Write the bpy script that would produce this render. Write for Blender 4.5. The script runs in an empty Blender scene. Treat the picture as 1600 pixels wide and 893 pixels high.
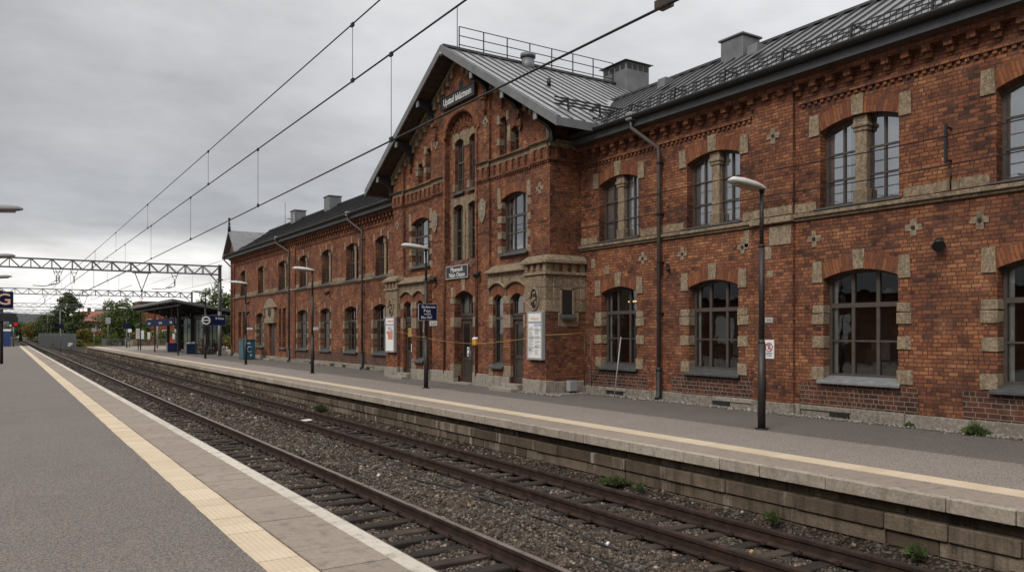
import bpy, math, random
import numpy as np
from mathutils import Vector, Matrix
random.seed(7)
R = math.radians
sc = bpy.context.scene
COL = sc.collection

# ------------------------------------------------------------------ mesh helper
class MB:
    """collects faces; build() links them as one mesh object"""
    def __init__(s): s.v=[]; s.f=[]; s.uv=[]; s.sm=[]
    def poly(s, pts, uv=None, smooth=False):
        b=len(s.v); s.v+= [tuple(p) for p in pts]
        s.f.append(tuple(range(b,b+len(pts)))); s.uv.append(uv); s.sm.append(smooth); return s
    def idx(s, vs, fs, smooth=False):
        b=len(s.v); s.v+=[tuple(p) for p in vs]
        for f in fs:
            s.f.append(tuple(i+b for i in f)); s.uv.append(None); s.sm.append(smooth)
        return s
    def box(s, x0,x1,y0,y1,z0,z1):
        if x0>x1:x0,x1=x1,x0
        if y0>y1:y0,y1=y1,y0
        if z0>z1:z0,z1=z1,z0
        vs=[(x0,y0,z0),(x1,y0,z0),(x1,y1,z0),(x0,y1,z0),(x0,y0,z1),(x1,y0,z1),(x1,y1,z1),(x0,y1,z1)]
        return s.idx(vs,[(0,3,2,1),(4,5,6,7),(0,1,5,4),(1,2,6,5),(2,3,7,6),(3,0,4,7)])
    def hexa(s, a, b):
        """a: 4 pts of one face, b: 4 pts of the opposite face, same order"""
        vs=list(a)+list(b)
        return s.idx(vs,[(3,2,1,0),(4,5,6,7),(0,1,5,4),(1,2,6,5),(2,3,7,6),(3,0,4,7)])
    def beam(s, p0, p1, w, h=None, up=(0,0,1)):
        h=h or w
        p0=Vector(p0); p1=Vector(p1); d=(p1-p0).normalized(); u=Vector(up)
        if abs(d.dot(u))>0.98: u=Vector((1,0,0))
        sd=d.cross(u).normalized(); u=sd.cross(d).normalized()
        q=[sd*w/2+u*h/2, -sd*w/2+u*h/2, -sd*w/2-u*h/2, sd*w/2-u*h/2]
        return s.hexa([p0+x for x in q],[p1+x for x in q])
    def tube(s, pts, r, n=8, cap=True, smooth=True):
        pts=[Vector(p) for p in pts]
        rs = r if isinstance(r,(list,tuple)) else [r]*len(pts)
        vs=[]; fs=[]; prev=None
        for i,p in enumerate(pts):
            d=(pts[min(i+1,len(pts)-1)]-pts[max(i-1,0)]).normalized()
            if prev is None:
                u=Vector((0,0,1)) if abs(d.z)<.95 else Vector((1,0,0))
                a=d.cross(u).normalized()
            else:
                a=(prev-d*prev.dot(d)).normalized()
            prev=a; b=d.cross(a)
            for k in range(n):
                t=2*math.pi*k/n; vs.append(p+(a*math.cos(t)+b*math.sin(t))*rs[i])
        for i in range(len(pts)-1):
            for k in range(n):
                fs.append((i*n+k,i*n+(k+1)%n,(i+1)*n+(k+1)%n,(i+1)*n+k))
        s.idx(vs,fs,smooth)
        if cap:
            b=len(s.v)-len(vs)
            s.f.append(tuple(b+k for k in range(n-1,-1,-1))); s.uv.append(None); s.sm.append(False)
            e=b+(len(pts)-1)*n
            s.f.append(tuple(e+k for k in range(n))); s.uv.append(None); s.sm.append(False)
        return s
    def prism(s, outline, axis, a, b):
        """outline: list of 2D pts; axis 'x': pts are (y,z); 'y': (x,z); 'z': (x,y)"""
        def P(q,t):
            return (t,q[0],q[1]) if axis=='x' else (q[0],t,q[1]) if axis=='y' else (q[0],q[1],t)
        n=len(outline); vs=[P(q,a) for q in outline]+[P(q,b) for q in outline]
        fs=[tuple(range(n)),tuple(range(2*n-1,n-1,-1))]+[(i,(i+1)%n,n+(i+1)%n,n+i) for i in range(n)]
        return s.idx(vs,fs)
    def ball(s, c, r, n=8, m=6, sx=1,sy=1,sz=1):
        vs=[];fs=[]
        for i in range(m+1):
            ph=math.pi*i/m
            for k in range(n):
                t=2*math.pi*k/n
                vs.append((c[0]+r*sx*math.sin(ph)*math.cos(t),c[1]+r*sy*math.sin(ph)*math.sin(t),c[2]+r*sz*math.cos(ph)))
        for i in range(m):
            for k in range(n): fs.append((i*n+k,(i+1)*n+k,(i+1)*n+(k+1)%n,i*n+(k+1)%n))
        return s.idx(vs,fs,True)
    def build(s, name, mat, parent=None, bevel=0, label=None):
        me=bpy.data.meshes.new(name)
        off=Vector(parent_world(parent)) if parent else Vector((0,0,0))
        V=np.array(s.v,dtype=np.float64).reshape(-1,3)
        me.from_pydata((V-np.array(off)).tolist(),[],s.f)
        uvl=me.uv_layers.new(name='UVMap'); data=[]
        for f,u in zip(s.f,s.uv):
            if u is None:
                p=[s.v[i] for i in f]
                a=Vector(p[1])-Vector(p[0]); b=Vector(p[-1])-Vector(p[0]); n=a.cross(b)
                if n.length<1e-12 and len(p)>3: n=(Vector(p[2])-Vector(p[0])).cross(Vector(p[-1])-Vector(p[0]))
                ax=max(range(3),key=lambda k:abs(n[k]))
                for q in p:
                    data += [q[1],q[2]] if ax==0 else [q[0],q[2]] if ax==1 else [q[0],q[1]]
            else:
                for q in u: data += [q[0],q[1]]
        uvl.data.foreach_set('uv',data)
        me.polygons.foreach_set('use_smooth',s.sm)
        o=bpy.data.objects.new(name,me); COL.objects.link(o)
        me.materials.append(mat)
        if parent: o.parent=parent
        if bevel:
            m=o.modifiers.new('bv','BEVEL'); m.width=bevel; m.segments=1; m.limit_method='ANGLE'
        if label: o['label']=label
        return o
def parent_world(p):
    v=Vector((0,0,0))
    while p is not None:
        v+=p.location; p=p.parent
    return v
def empty(name, loc, label=None, cat=None, group=None, kind=None):
    o=bpy.data.objects.new(name,None); COL.objects.link(o); o.location=loc; o.empty_display_size=.2
    return tag(o,label,cat,group,kind)
def tag(o,label=None,cat=None,group=None,kind=None):
    if label:o['label']=label
    if cat:o['category']=cat
    if group:o['group']=group
    if kind:o['kind']=kind
    return o
KIDS={}
def copy_tree(o,parent=None):
    c=o.copy(); COL.objects.link(c); c.parent=parent
    for ch in [x for x in bpy.data.objects if x.parent==o]: copy_tree(ch,c)
    return c

def text_into(mb, body, size, origin, ex, ey, depth=.008, align='CENTER', sx=1.0):
    cu=bpy.data.curves.new('lettering','FONT'); cu.body=body; cu.size=size; cu.align_x=align; cu.align_y='CENTER'
    cu.extrude=0; cu.resolution_u=2; cu.offset=size*.012
    o=bpy.data.objects.new('lettering',cu); COL.objects.link(o)
    dg=bpy.context.evaluated_depsgraph_get(); me=bpy.data.meshes.new_from_object(o.evaluated_get(dg))
    ex=Vector(ex); ey=Vector(ey); n=ex.cross(ey); O=Vector(origin)
    vs=[O+ex*(v.co.x*sx)+ey*v.co.y+n*depth for v in me.vertices]
    mb.idx(vs,[tuple(p.vertices) for p in me.polygons])
    bpy.data.objects.remove(o); bpy.data.meshes.remove(me); bpy.data.curves.remove(cu)
    return mb

# ------------------------------------------------------------------ node helper
class NT:
    def __init__(s,mat):
        mat.use_nodes=True; s.t=mat.node_tree; s.t.nodes.clear()
    def n(s,typ,**kw):
        nd=s.t.nodes.new(typ)
        for k,v in kw.items():
            if k=='inp':
                for kk,vv in v.items():
                    if hasattr(vv,'is_output'): s.t.links.new(vv,nd.inputs[kk])
                    else: nd.inputs[kk].default_value=vv
            else: setattr(nd,k,v)
        return nd
    def math(s,op,a,b=None,c=None,clamp=False):
        inp={0:a}
        if b is not None: inp[1]=b
        if c is not None: inp[2]=c
        nd=s.n('ShaderNodeMath',operation=op,inp=inp); nd.use_clamp=clamp; return nd.outputs[0]
    def noise(s,vec,scale,detail=3,rough=.55,dim='3D'):
        nd=s.n('ShaderNodeTexNoise',noise_dimensions=dim,inp={'Vector':vec,'Scale':scale,'Detail':detail,'Roughness':rough}); return nd.outputs['Fac']
    def ramp(s,fac,stops,interp='LINEAR'):
        nd=s.n('ShaderNodeValToRGB'); cr=nd.color_ramp; cr.interpolation=interp
        while len(cr.elements)>1: cr.elements.remove(cr.elements[-1])
        cr.elements[0].position=stops[0][0]; cr.elements[0].color=tuple(stops[0][1])+(1,) if len(stops[0][1])==3 else stops[0][1]
        for p,c in stops[1:]:
            e=cr.elements.new(p); e.color=tuple(c)+(1,)
        s.t.links.new(fac,nd.inputs[0]); return nd.outputs[0]
    def mix(s,fac,a,b,blend='MIX'):
        nd=s.n('ShaderNodeMix',data_type='RGBA',blend_type=blend)
        for k,v in (('Factor',fac),('A',a),('B',b)):
            i=[q for q in nd.inputs if q.name==k and (q.type=='RGBA' or (k=='Factor' and q.type=='VALUE'))][0]
            if hasattr(v,'is_output'): s.t.links.new(v,i)
            else: i.default_value = v if not isinstance(v,tuple) or len(v)==4 else v+(1,)
        return [q for q in nd.outputs if q.type=='RGBA'][0]
    def maprange(s,v,a,b,c,d):
        return s.n('ShaderNodeMapRange',inp={'Value':v,'From Min':a,'From Max':b,'To Min':c,'To Max':d}).outputs[0]
    def bump(s,h,strength=.5,dist=.02):
        return s.n('ShaderNodeBump',inp={'Height':h,'Strength':strength,'Distance':dist}).outputs[0]
    def out(s,color,rough=.8,normal=None,metal=0,spec=.5,extra=None):
        p=s.n('ShaderNodeBsdfPrincipled',inp={'Base Color':color if hasattr(color,'is_output') else tuple(color)+(1,),'Roughness':rough,'Metallic':metal,'Specular IOR Level':spec})
        if normal is not None: s.t.links.new(normal,p.inputs['Normal'])
        for k,v in (extra or {}).items(): p.inputs[k].default_value=v
        o=s.n('ShaderNodeOutputMaterial'); s.t.links.new(p.outputs[0],o.inputs[0]); return p
    def uv(s): return s.n('ShaderNodeTexCoord').outputs['UV']
    def pos(s): return s.n('ShaderNodeNewGeometry').outputs['Position']
    def sep(s,v):
        nd=s.n('ShaderNodeSeparateXYZ',inp={0:v}); return nd.outputs
    def comb(s,x,y=0.,z=0.):
        return s.n('ShaderNodeCombineXYZ',inp={0:x,1:y,2:z}).outputs[0]
    def white(s,x,y):
        nd=s.n('ShaderNodeTexWhiteNoise',noise_dimensions='2D',inp={'Vector':s.comb(x,y)}); return nd.outputs['Value']
def M(name): return bpy.data.materials.new(name)

def simple(name,col,rough=.6,metal=0,var=.25,scale=6,bump=0,spec=.5,bscale=40):
    m=M(name); t=NT(m); p=t.pos()
    n=t.noise(p,scale,5,.6); c=t.ramp(n,[(.25,tuple(x*(1-var) for x in col)),(.75,tuple(min(1,x*(1+var)) for x in col))])
    nm=None
    if bump: nm=t.bump(t.noise(p,bscale,3),bump,.01)
    t.out(c,rough,nm,metal,spec); return m

def brick_mat(name,palette,w=.235,h=.097,mw=.015,mortar=((.040,.026,.019),(.105,.07,.05)),swap=False,bstr=.9,header=.72,dark=.42):
    m=M(name); t=NT(m); uv=t.uv()
    wob=t.n('ShaderNodeTexNoise',inp={'Vector':uv,'Scale':3.4,'Detail':4.0}).outputs['Color']
    wob=t.n('ShaderNodeVectorMath',operation='SUBTRACT',inp={0:wob,1:(.5,.5,.5)}).outputs[0]
    wob=t.n('ShaderNodeVectorMath',operation='MULTIPLY',inp={0:wob,1:(.045,.034,0)}).outputs[0]
    q=t.n('ShaderNodeVectorMath',operation='ADD',inp={0:uv,1:wob}).outputs[0]
    s=t.sep(q); x,y=(s[1],s[0]) if swap else (s[0],s[1])
    v=t.math('DIVIDE',y,h); row=t.math('FLOOR',v); fy=t.math('SUBTRACT',v,row)
    sh=t.math('ADD',t.math('MULTIPLY',t.math('MODULO',row,2.),.5),t.math('MULTIPLY',t.white(row,3.7),.35))
    xb=t.math('ADD',t.math('DIVIDE',x,w),sh); col=t.math('FLOOR',xb); fx=t.math('SUBTRACT',xb,col)
    split=t.math('GREATER_THAN',t.white(t.math('ADD',col,71.3),row),header)
    x2=t.math('MULTIPLY',fx,2.); half=t.math('FLOOR',x2); f2=t.math('SUBTRACT',x2,half)
    fxs=t.math('ADD',t.math('MULTIPLY',split,f2),t.math('MULTIPLY',t.math('SUBTRACT',1.,split),fx))
    wl=t.math('SUBTRACT',w,t.math('MULTIPLY',split,w/2))
    dx=t.math('MULTIPLY',t.math('MINIMUM',fxs,t.math('SUBTRACT',1.,fxs)),wl)
    dy=t.math('MULTIPLY',t.math('MINIMUM',fy,t.math('SUBTRACT',1.,fy)),h)
    fine=t.noise(uv,38,4,.65)
    d=t.math('ADD',t.math('MINIMUM',dx,dy),t.math('MULTIPLY',t.math('SUBTRACT',fine,.5),.012))
    mask=t.maprange(d,mw*.35,mw*.35+.006,0.,1.)
    cid=t.math('ADD',col,t.math('MULTIPLY',t.math('MULTIPLY',half,split),.37))
    rnd=t.white(cid,row)
    big=t.noise(uv,.55,4,.6); mid=t.noise(uv,2.6,4,.6)
    rr=t.math('ADD',t.math('MULTIPLY',rnd,.52),t.math('ADD',t.maprange(t.noise(uv,.9,5,.65),.3,.7,-.12,.52),t.math('ADD',t.math('MULTIPLY',t.math('SUBTRACT',fine,.5),.6),t.math('MULTIPLY',t.math('SUBTRACT',mid,.5),.5))))
    rr=t.math('SUBTRACT',rr,.0,clamp=True)
    c=t.ramp(rr,palette)
    c=t.mix(t.maprange(fine,.3,.75,0.,.35),c,(.05,.025,.018))
    mort=t.ramp(mid,[(.3,mortar[0]),(.7,mortar[1])])
    c=t.mix(mask,mort,c)
    # soot and damp blotches with their own shapes
    c=t.mix(t.maprange(big,.48,.72,0.,dark),c,(.035,.022,.018))
    stv=t.noise(t.n('ShaderNodeVectorMath',operation='MULTIPLY',inp={0:uv,1:(2.6,.22,1.)}).outputs[0],1.,5,.65)
    c=t.mix(t.maprange(stv,.52,.72,0.,dark*.8),c,(.03,.02,.016))
    fad=t.noise(t.n('ShaderNodeVectorMath',operation='ADD',inp={0:uv,1:(31.,17.,5.)}).outputs[0],.8,5,.7)
    c=t.mix(t.maprange(fad,.56,.74,0.,.30),c,(.30,.17,.105))
    # lime specks
    sp=t.noise(uv,9.,2,.7); c=t.mix(t.maprange(sp,.72,.78,0.,.55),c,(.36,.27,.2))
    hgt=t.math('ADD',t.math('MULTIPLY',mask,t.math('ADD',.7,t.math('MULTIPLY',rnd,.5))),t.math('MULTIPLY',fine,.35))
    t.out(c,t.maprange(rnd,0.,1.,.75,.95),t.bump(hgt,bstr,.018),0,.25); return m

PAL=[(0.,(.036,.019,.014)),(.14,(.10,.037,.023)),(.36,(.19,.067,.036)),(.58,(.275,.102,.049)),(.8,(.365,.152,.071)),(1.,(.50,.245,.118))]
PALD=[(0.,(.022,.013,.011)),(.35,(.06,.026,.02)),(.7,(.12,.042,.027)),(1.,(.18,.065,.036))]
PALA=[(0.,(.09,.032,.019)),(.3,(.19,.06,.028)),(.6,(.28,.095,.037)),(1.,(.40,.16,.065))]
m_brick=brick_mat('red_brick',PAL)
m_brickd=brick_mat('plinth_brick',PALD,w=.27,h=.118,mortar=((.15,.115,.085),(.28,.22,.17)),mw=.02,dark=.3,bstr=.6)
m_arch=brick_mat('arch_brick',PALA,w=.42,h=.09,header=1.1,dark=.3,mortar=((.10,.07,.05),(.17,.12,.09)))
PALF=[(0.,(.2,.055,.02)),(.5,(.36,.10,.035)),(1.,(.45,.15,.055))]
m_brickfar=brick_mat('orange_brick',PALF,dark=.2)

def stone_mat(name,a,b,c3,scale=3,bs=.6,rough=.9,mo=1.):
    m=M(name); t=NT(m); p=t.pos()
    n=t.noise(p,scale,6,.65); f=t.noise(p,scale*9,4,.7); isl=t.n('ShaderNodeNewGeometry').outputs['Random Per Island']
    c=t.ramp(t.math('ADD',t.math('MULTIPLY',n,.7),t.math('MULTIPLY',isl,.3)),[(.25,a),(.55,b),(.8,c3)])
    c=t.mix(t.maprange(f,.42,.66,0.,.7*mo),c,tuple(x*.4 for x in a))
    g8=t.noise(p,11,5,.7); c=t.mix(t.maprange(g8,.5,.68,0.,.55*mo),c,tuple(min(1,x*1.3) for x in c3)); c=t.mix(t.maprange(g8,.34,.46,.55*mo,0.),c,tuple(x*.55 for x in a))
    st=t.noise(t.n('ShaderNodeVectorMath',operation='MULTIPLY',inp={0:p,1:(2.,2.,.35)}).outputs[0],2.,4,.6)
    c=t.mix(t.maprange(st,.52,.75,0.,.55),c,(.045,.038,.03))
    t.out(c,rough,t.bump(t.math('ADD',f,t.math('MULTIPLY',n,.8)),bs,.03),0,.3); return m
m_stone=stone_mat('sandstone',(.175,.127,.082),(.262,.198,.132),(.36,.285,.2))
m_granite=stone_mat('granite',(.18,.155,.125),(.285,.25,.205),(.39,.35,.295),4,mo=.8)
m_slab=stone_mat('concrete_paver',(.225,.183,.147),(.275,.227,.186),(.325,.272,.225),4,.12,mo=.38)
m_edge=stone_mat('pale_edge_stone',(.43,.385,.325),(.52,.475,.405),(.60,.55,.475),6,.15,mo=.3)
m_wallstone=stone_mat('platform_wall_stone',(.10,.076,.054),(.19,.15,.11),(.31,.26,.2),1.6,.8)
def wall_stone():
    m=M('platform_wall_stone'); t=NT(m); p=t.pos(); isl=t.n('ShaderNodeNewGeometry').outputs['Random Per Island']
    n=t.noise(p,1.4,6,.65); f=t.noise(p,24,4,.7)
    c=t.ramp(t.math('ADD',t.math('MULTIPLY',n,.6),t.math('MULTIPLY',isl,.4)),[(.2,(.055,.039,.027)),(.45,(.11,.08,.055)),(.62,(.18,.138,.098)),(.82,(.30,.245,.185))])
    s1=t.noise(t.n('ShaderNodeVectorMath',operation='MULTIPLY',inp={0:p,1:(3.,3.,.25)}).outputs[0],1.5,5,.65)
    s2=t.noise(t.n('ShaderNodeVectorMath',operation='MULTIPLY',inp={0:p,1:(5.,5.,.5)}).outputs[0],1.,4,.6)
    c=t.mix(t.maprange(s1,.5,.68,0.,.8),c,(.035,.027,.02))
    c=t.mix(t.maprange(s2,.60,.72,0.,.7),c,(.45,.40,.33))
    c=t.mix(t.maprange(f,.45,.72,0.,.55),c,(.05,.04,.03))
    t.out(c,.9,t.bump(t.math('ADD',f,n),.7,.03),0,.3); return m
m_wallstone=wall_stone()
m_lip=stone_mat('platform_lip_stone',(.25,.21,.165),(.36,.31,.25),(.46,.41,.34),2.2,.35,mo=.5)

def asphalt(name,a,b,sp,rough=.85):
    m=M(name); t=NT(m); p=t.pos()
    big=t.noise(p,.35,5,.6); mid=t.noise(p,2.1,4,.65); f=t.noise(p,85,2,.7); g=t.noise(p,22,4,.7)
    st=t.noise(t.n('ShaderNodeVectorMath',operation='MULTIPLY',inp={0:p,1:(1.6,.12,1)}).outputs[0],1.2,4,.6)
    c=t.ramp(t.math('ADD',t.math('MULTIPLY',big,.5),t.math('ADD',t.math('MULTIPLY',mid,.25),t.math('MULTIPLY',st,.25))),[(.42,a),(.58,b)])
    c=t.mix(t.maprange(f,.35,.72,0.,.75),c,sp,'MIX')
    c=t.mix(t.maprange(f,.30,.42,.7,0.),c,tuple(x*.35 for x in a))
    c=t.mix(t.maprange(g,.62,.75,0.,.5),c,tuple(x*.5 for x in a))
    sp2=t.sep(t.n('ShaderNodeVectorMath',operation='MULTIPLY',inp={0:p,1:(78.,78.,1.)}).outputs[0]); wn=t.white(t.math('FLOOR',sp2[0]),t.math('FLOOR',sp2[1]))
    c=t.mix(t.maprange(wn,.55,1.,0.,.75),c,tuple(min(1,x*2.1) for x in b)); c=t.mix(t.maprange(wn,0.,.45,.8,0.),c,tuple(x*.4 for x in a))
    h=t.noise(p,34,3,.75); c=t.mix(t.maprange(h,.52,.66,0.,.7),c,tuple(min(1,x*1.95) for x in b)); c=t.mix(t.maprange(h,.34,.46,.65,0.),c,tuple(x*.42 for x in a))
    wob=t.n('ShaderNodeTexNoise',inp={'Vector':p,'Scale':1.3,'Detail':4.}).outputs['Color']
    pw=t.n('ShaderNodeVectorMath',operation='ADD',inp={0:p,1:t.n('ShaderNodeVectorMath',operation='MULTIPLY',inp={0:wob,1:(1.6,1.6,0)}).outputs[0]}).outputs[0]
    ck=t.n('ShaderNodeTexVoronoi',feature='DISTANCE_TO_EDGE',inp={'Vector':pw,'Scale':.16}).outputs['Distance']
    c=t.mix(t.maprange(ck,.0006,.0018,.28,0.),c,tuple(x*.3 for x in a))
    # oil and gum spots
    vo=t.n('ShaderNodeTexVoronoi',inp={'Vector':p,'Scale':1.4}).outputs['Distance']
    c=t.mix(t.maprange(vo,.02,.05,.75,0.),c,(.05,.043,.037))
    t.out(c,rough,t.bump(t.math('ADD',f,g),.35,.008),0,.35); return m
m_asph=asphalt('asphalt',(.087,.073,.064),(.122,.104,.092),(.192,.167,.149))
m_asph2=asphalt('sheen_asphalt',(.15,.127,.109),(.195,.167,.146),(.27,.237,.21))  # lighter, warmer asphalt copy; grazing sheen and vignette difference put into its colour
m_asphd=asphalt('old_asphalt',(.072,.063,.055),(.11,.097,.086),(.165,.148,.132))

def tactile():
    m=M('tactile_paving'); t=NT(m); p=t.pos(); s=t.sep(p)
    fx=t.math('SUBTRACT',t.math('FRACT',t.math('DIVIDE',s[0],.06)),.5); fy=t.math('SUBTRACT',t.math('FRACT',t.math('DIVIDE',s[1],.06)),.5)
    d=t.math('SQRT',t.math('ADD',t.math('MULTIPLY',fx,fx),t.math('MULTIPLY',fy,fy)))
    dot=t.maprange(d,.2,.36,1.,0.)
    jy=t.math('FRACT',t.math('DIVIDE',s[1],.42)); j=t.math('LESS_THAN',jy,.02)
    n=t.noise(p,1.7,5,.6); f=t.noise(p,30,4,.7)
    tile=t.white(t.math('FLOOR',t.math('DIVIDE',s[1],.42)),1.)
    c=t.ramp(t.math('ADD',t.math('MULTIPLY',n,.7),t.math('MULTIPLY',tile,.3)),[(.3,(.53,.43,.305)),(.7,(.65,.54,.40))])
    c=t.mix(t.maprange(f,.55,.75,0.,.55),c,(.25,.19,.125))
    c=t.mix(t.math('MULTIPLY',t.math('SUBTRACT',1.,dot),.3),c,(.3,.23,.15))
    c=t.mix(t.math('MULTIPLY',j,.3),c,(.2,.15,.1))
    t.out(c,.85,t.bump(dot,.5,.006),0,.3); return m
m_tact=tactile()

def gravel():
    m=M('ballast_bed'); t=NT(m); p=t.pos()
    v=t.n('ShaderNodeTexVoronoi',inp={'Vector':p,'Scale':17.,'Randomness':1.})
    d=v.outputs['Distance']; rc=t.sep(v.outputs['Color'])[0]
    big=t.noise(p,.8,4,.6)
    c=t.ramp(rc,[(0,(.03,.024,.019)),(.5,(.065,.053,.043)),(.85,(.115,.098,.08)),(1,(.18,.155,.13))])
    c=t.mix(t.maprange(big,.42,.68,0.,.6),c,(.06,.038,.024))
    c=t.mix(t.maprange(d,.3,.65,0.,.85),c,(.02,.016,.013))
    t.out(c,.95,t.bump(t.math('SUBTRACT',1.,d),1.,.05),0,.2); return m
m_gravel=gravel()
def pebbles(name,stops,rust=.35):
    m=M(name); t=NT(m); isl=t.n('ShaderNodeNewGeometry').outputs['Random Per Island']; p=t.pos()
    c=t.ramp(isl,stops); f=t.noise(p,60,3,.7); big=t.noise(p,.9,4,.6)
    c=t.mix(t.maprange(big,.45,.68,0.,rust),c,(.085,.048,.028))
    c=t.mix(t.maprange(f,.5,.8,0.,.4),c,(.05,.042,.035))
    t.out(c,.92,None,0,.25); return m
m_peb=pebbles('ballast_stone',[(0,(.022,.017,.013)),(.4,(.052,.041,.032)),(.75,(.10,.082,.066)),(.95,(.165,.14,.116)),(.99,(.27,.19,.125)),(1,(.42,.39,.35))])
m_peb2=pebbles('pale_gravel',[(0,(.12,.11,.10)),(.6,(.22,.2,.18)),(1,(.34,.32,.29))],0)

def rust(name,a,b,c3,rough,metal=0):
    m=M(name); t=NT(m); p=t.pos(); n=t.noise(p,4,5,.65); f=t.noise(p,40,4,.7)
    c=t.ramp(t.math('ADD',t.math('MULTIPLY',n,.6),t.math('MULTIPLY',f,.4)),[(.35,a),(.5,b),(.68,c3)])
    t.out(c,rough,t.bump(f,.3,.005),metal,.3); return m
m_rail=rust('rail_rust',(.012,.008,.0065),(.03,.017,.0125),(.07,.037,.025),.85)
m_railtop=rust('rail_running_face',(.16,.13,.115),(.25,.21,.19),(.33,.29,.26),.3,.4)
def wood():
    m=M('sleeper_wood'); t=NT(m); p=t.pos()
    g=t.noise(t.n('ShaderNodeVectorMath',operation='MULTIPLY',inp={0:p,1:(1.4,22.,22.)}).outputs[0],1.,5,.65); n=t.noise(p,3,3)
    isl=t.n('ShaderNodeObjectInfo').outputs['Random']
    c=t.ramp(t.math('ADD',t.math('MULTIPLY',g,.55),t.math('ADD',t.math('MULTIPLY',n,.25),t.math('MULTIPLY',isl,.25))),[(.3,(.012,.0095,.008)),(.55,(.03,.022,.017)),(.8,(.085,.062,.046))])
    t.out(c,.85,t.bump(g,.8,.02),0,.3); return m
m_sleeper=wood()
m_roof=simple('seamed_zinc_roof',(.235,.237,.242),.42,.25,.3,1.3,.1,.5,3)
m_seam=simple('roof_seam',(.07,.071,.074),.5,.3,.2,2)
m_roofr=simple('dull_zinc_roof',(.135,.136,.14),.45,.25,.3,1.3,.1,.5,3)
m_roofd=simple('dark_roof_sheet',(.042,.043,.046),.5,.2,.35,1.2,.15)
m_fascia=simple('grey_fascia',(.15,.152,.155),.5,.2,.25,2)
m_fasciad=simple('dark_eave_metal',(.062,.064,.067),.5,.2,.3,2)
m_dark=simple('black_painted_metal',(.022,.021,.021),.5,.3,.3,4)
m_darkwood=simple('brown_soffit_board',(.055,.034,.024),.8,0,.4,3)
m_frame=simple('brown_window_paint',(.066,.051,.043),.55,0,.3,5)
m_door=simple('brown_door_paint',(.052,.038,.030),.5,0,.3,3)
m_slate=simple('slate_sill',(.062,.064,.066),.55,0,.35,5)
m_zsill=simple('zinc_sill',(.24,.245,.25),.5,.3,.25,5)
m_curt=simple('pale_curtain',(.9,.9,.88),.9,0,.12,9)
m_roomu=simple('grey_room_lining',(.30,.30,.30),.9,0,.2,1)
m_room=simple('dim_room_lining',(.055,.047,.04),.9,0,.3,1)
m_post=simple('brown_lamp_post',(.032,.026,.024),.5,.3,.25,4)
m_lampw=simple('pale_lamp_shell',(.5,.49,.47),.45,0,.12,5)
m_lampg=simple('grey_lamp_shell',(.2,.2,.2),.45,0,.12,5)
m_lens=simple('lamp_lens',(.3,.24,.17),.3,0,.1,5)
m_steel=simple('galvanised_steel',(.16,.165,.17),.5,.5,.25,2)
m_steeld=simple('weathered_mast_steel',(.15,.155,.16),.55,.4,.25,2)
m_wire=simple('overhead_wire_metal',(.02,.02,.02),.5,.5,.1,2)
m_insul=simple('insulator_glaze',(.04,.028,.022),.3,0,.2,3)
m_pipe=simple('brown_downpipe',(.075,.058,.05),.55,.2,.25,3)
m_navy=simple('navy_enamel',(.007,.011,.045),.7,0,.15,3,0,.12)
m_black=simple('black_enamel',(.018,.018,.019),.45,0,.2,3)
m_white=simple('white_enamel',(.72,.71,.69),.5,0,.08,4)
m_grey=simple('grey_enamel',(.34,.34,.35),.45,.2,.1,4)
m_orange=simple('salmon_enamel',(.72,.43,.26),.5,0,.08,4)
m_red=simple('red_print',(.45,.05,.03),.5,0,.2,4)
m_orangep=simple('orange_print',(.55,.2,.12),.6,0,.3,6)
m_ink=simple('grey_ink',(.22,.23,.25),.7,0,.2,4)
m_bluep=simple('pale_blue_print',(.3,.4,.6),.7,0,.2,4)
m_yel=simple('yellow_paint',(.62,.31,.03),.5,0,.2,7)
m_tape=simple('yellow_tape',(.36,.22,.06),.6,0,.2,4)
m_teal=simple('teal_vinyl',(.022,.085,.115),.45,0,.25,5)
m_blue=simple('blue_bin_paint',(.010,.022,.075),.5,0,.2,4)
m_bluel=simple('blue_cabinet_paint',(.02,.05,.15),.5,0,.2,4)
m_bark=simple('bark',(.05,.04,.03),.9,0,.4,8,.6)
m_bin=simple('pale_bag',(.55,.57,.6),.6,0,.2,9)
m_conc=simple('concrete',(.3,.28,.25),.9,0,.2,4,.3)
m_tile=simple('red_roof_tile',(.22,.085,.06),.8,0,.3,2)
m_rubber=simple('black_hose',(.015,.013,.012),.6,0,.2,4)

def glass(name,mn,tint):
    m=M(name); t=NT(m); p=t.pos()
    nm=t.bump(t.noise(p,1.6,2,.5),.05,.05)
    fr=t.n('ShaderNodeFresnel',inp={'IOR':1.52,'Normal':nm}).outputs[0]
    fac=t.math('ADD',t.math('MULTIPLY',fr,1.1),mn,clamp=True)
    g=t.n('ShaderNodeBsdfGlossy',inp={'Color':(.92,.95,.97,1),'Roughness':.015,'Normal':nm}).outputs[0]
    tr=t.n('ShaderNodeBsdfTransparent',inp={'Color':tint+(1,)}).outputs[0]
    mx=t.n('ShaderNodeMixShader',inp={0:fac,1:tr,2:g}).outputs[0]
    o=t.n('ShaderNodeOutputMaterial',inp={0:mx}); return m
m_glass=glass('window_glass',.10,(.78,.8,.78))
m_glassu=glass('upper_window_glass',.42,(.98,.99,.99))
def emis(name,col,st):
    m=M(name); t=NT(m); e=t.n('ShaderNodeEmission',inp={0:col+(1,),1:st}).outputs[0]; t.n('ShaderNodeOutputMaterial',inp={0:e}); return m
m_tube=emis('lit_tube',(1.,.72,.36),1.1)
m_redlit=emis('lit_red_signal',(1.,.03,.02),.4)

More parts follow.
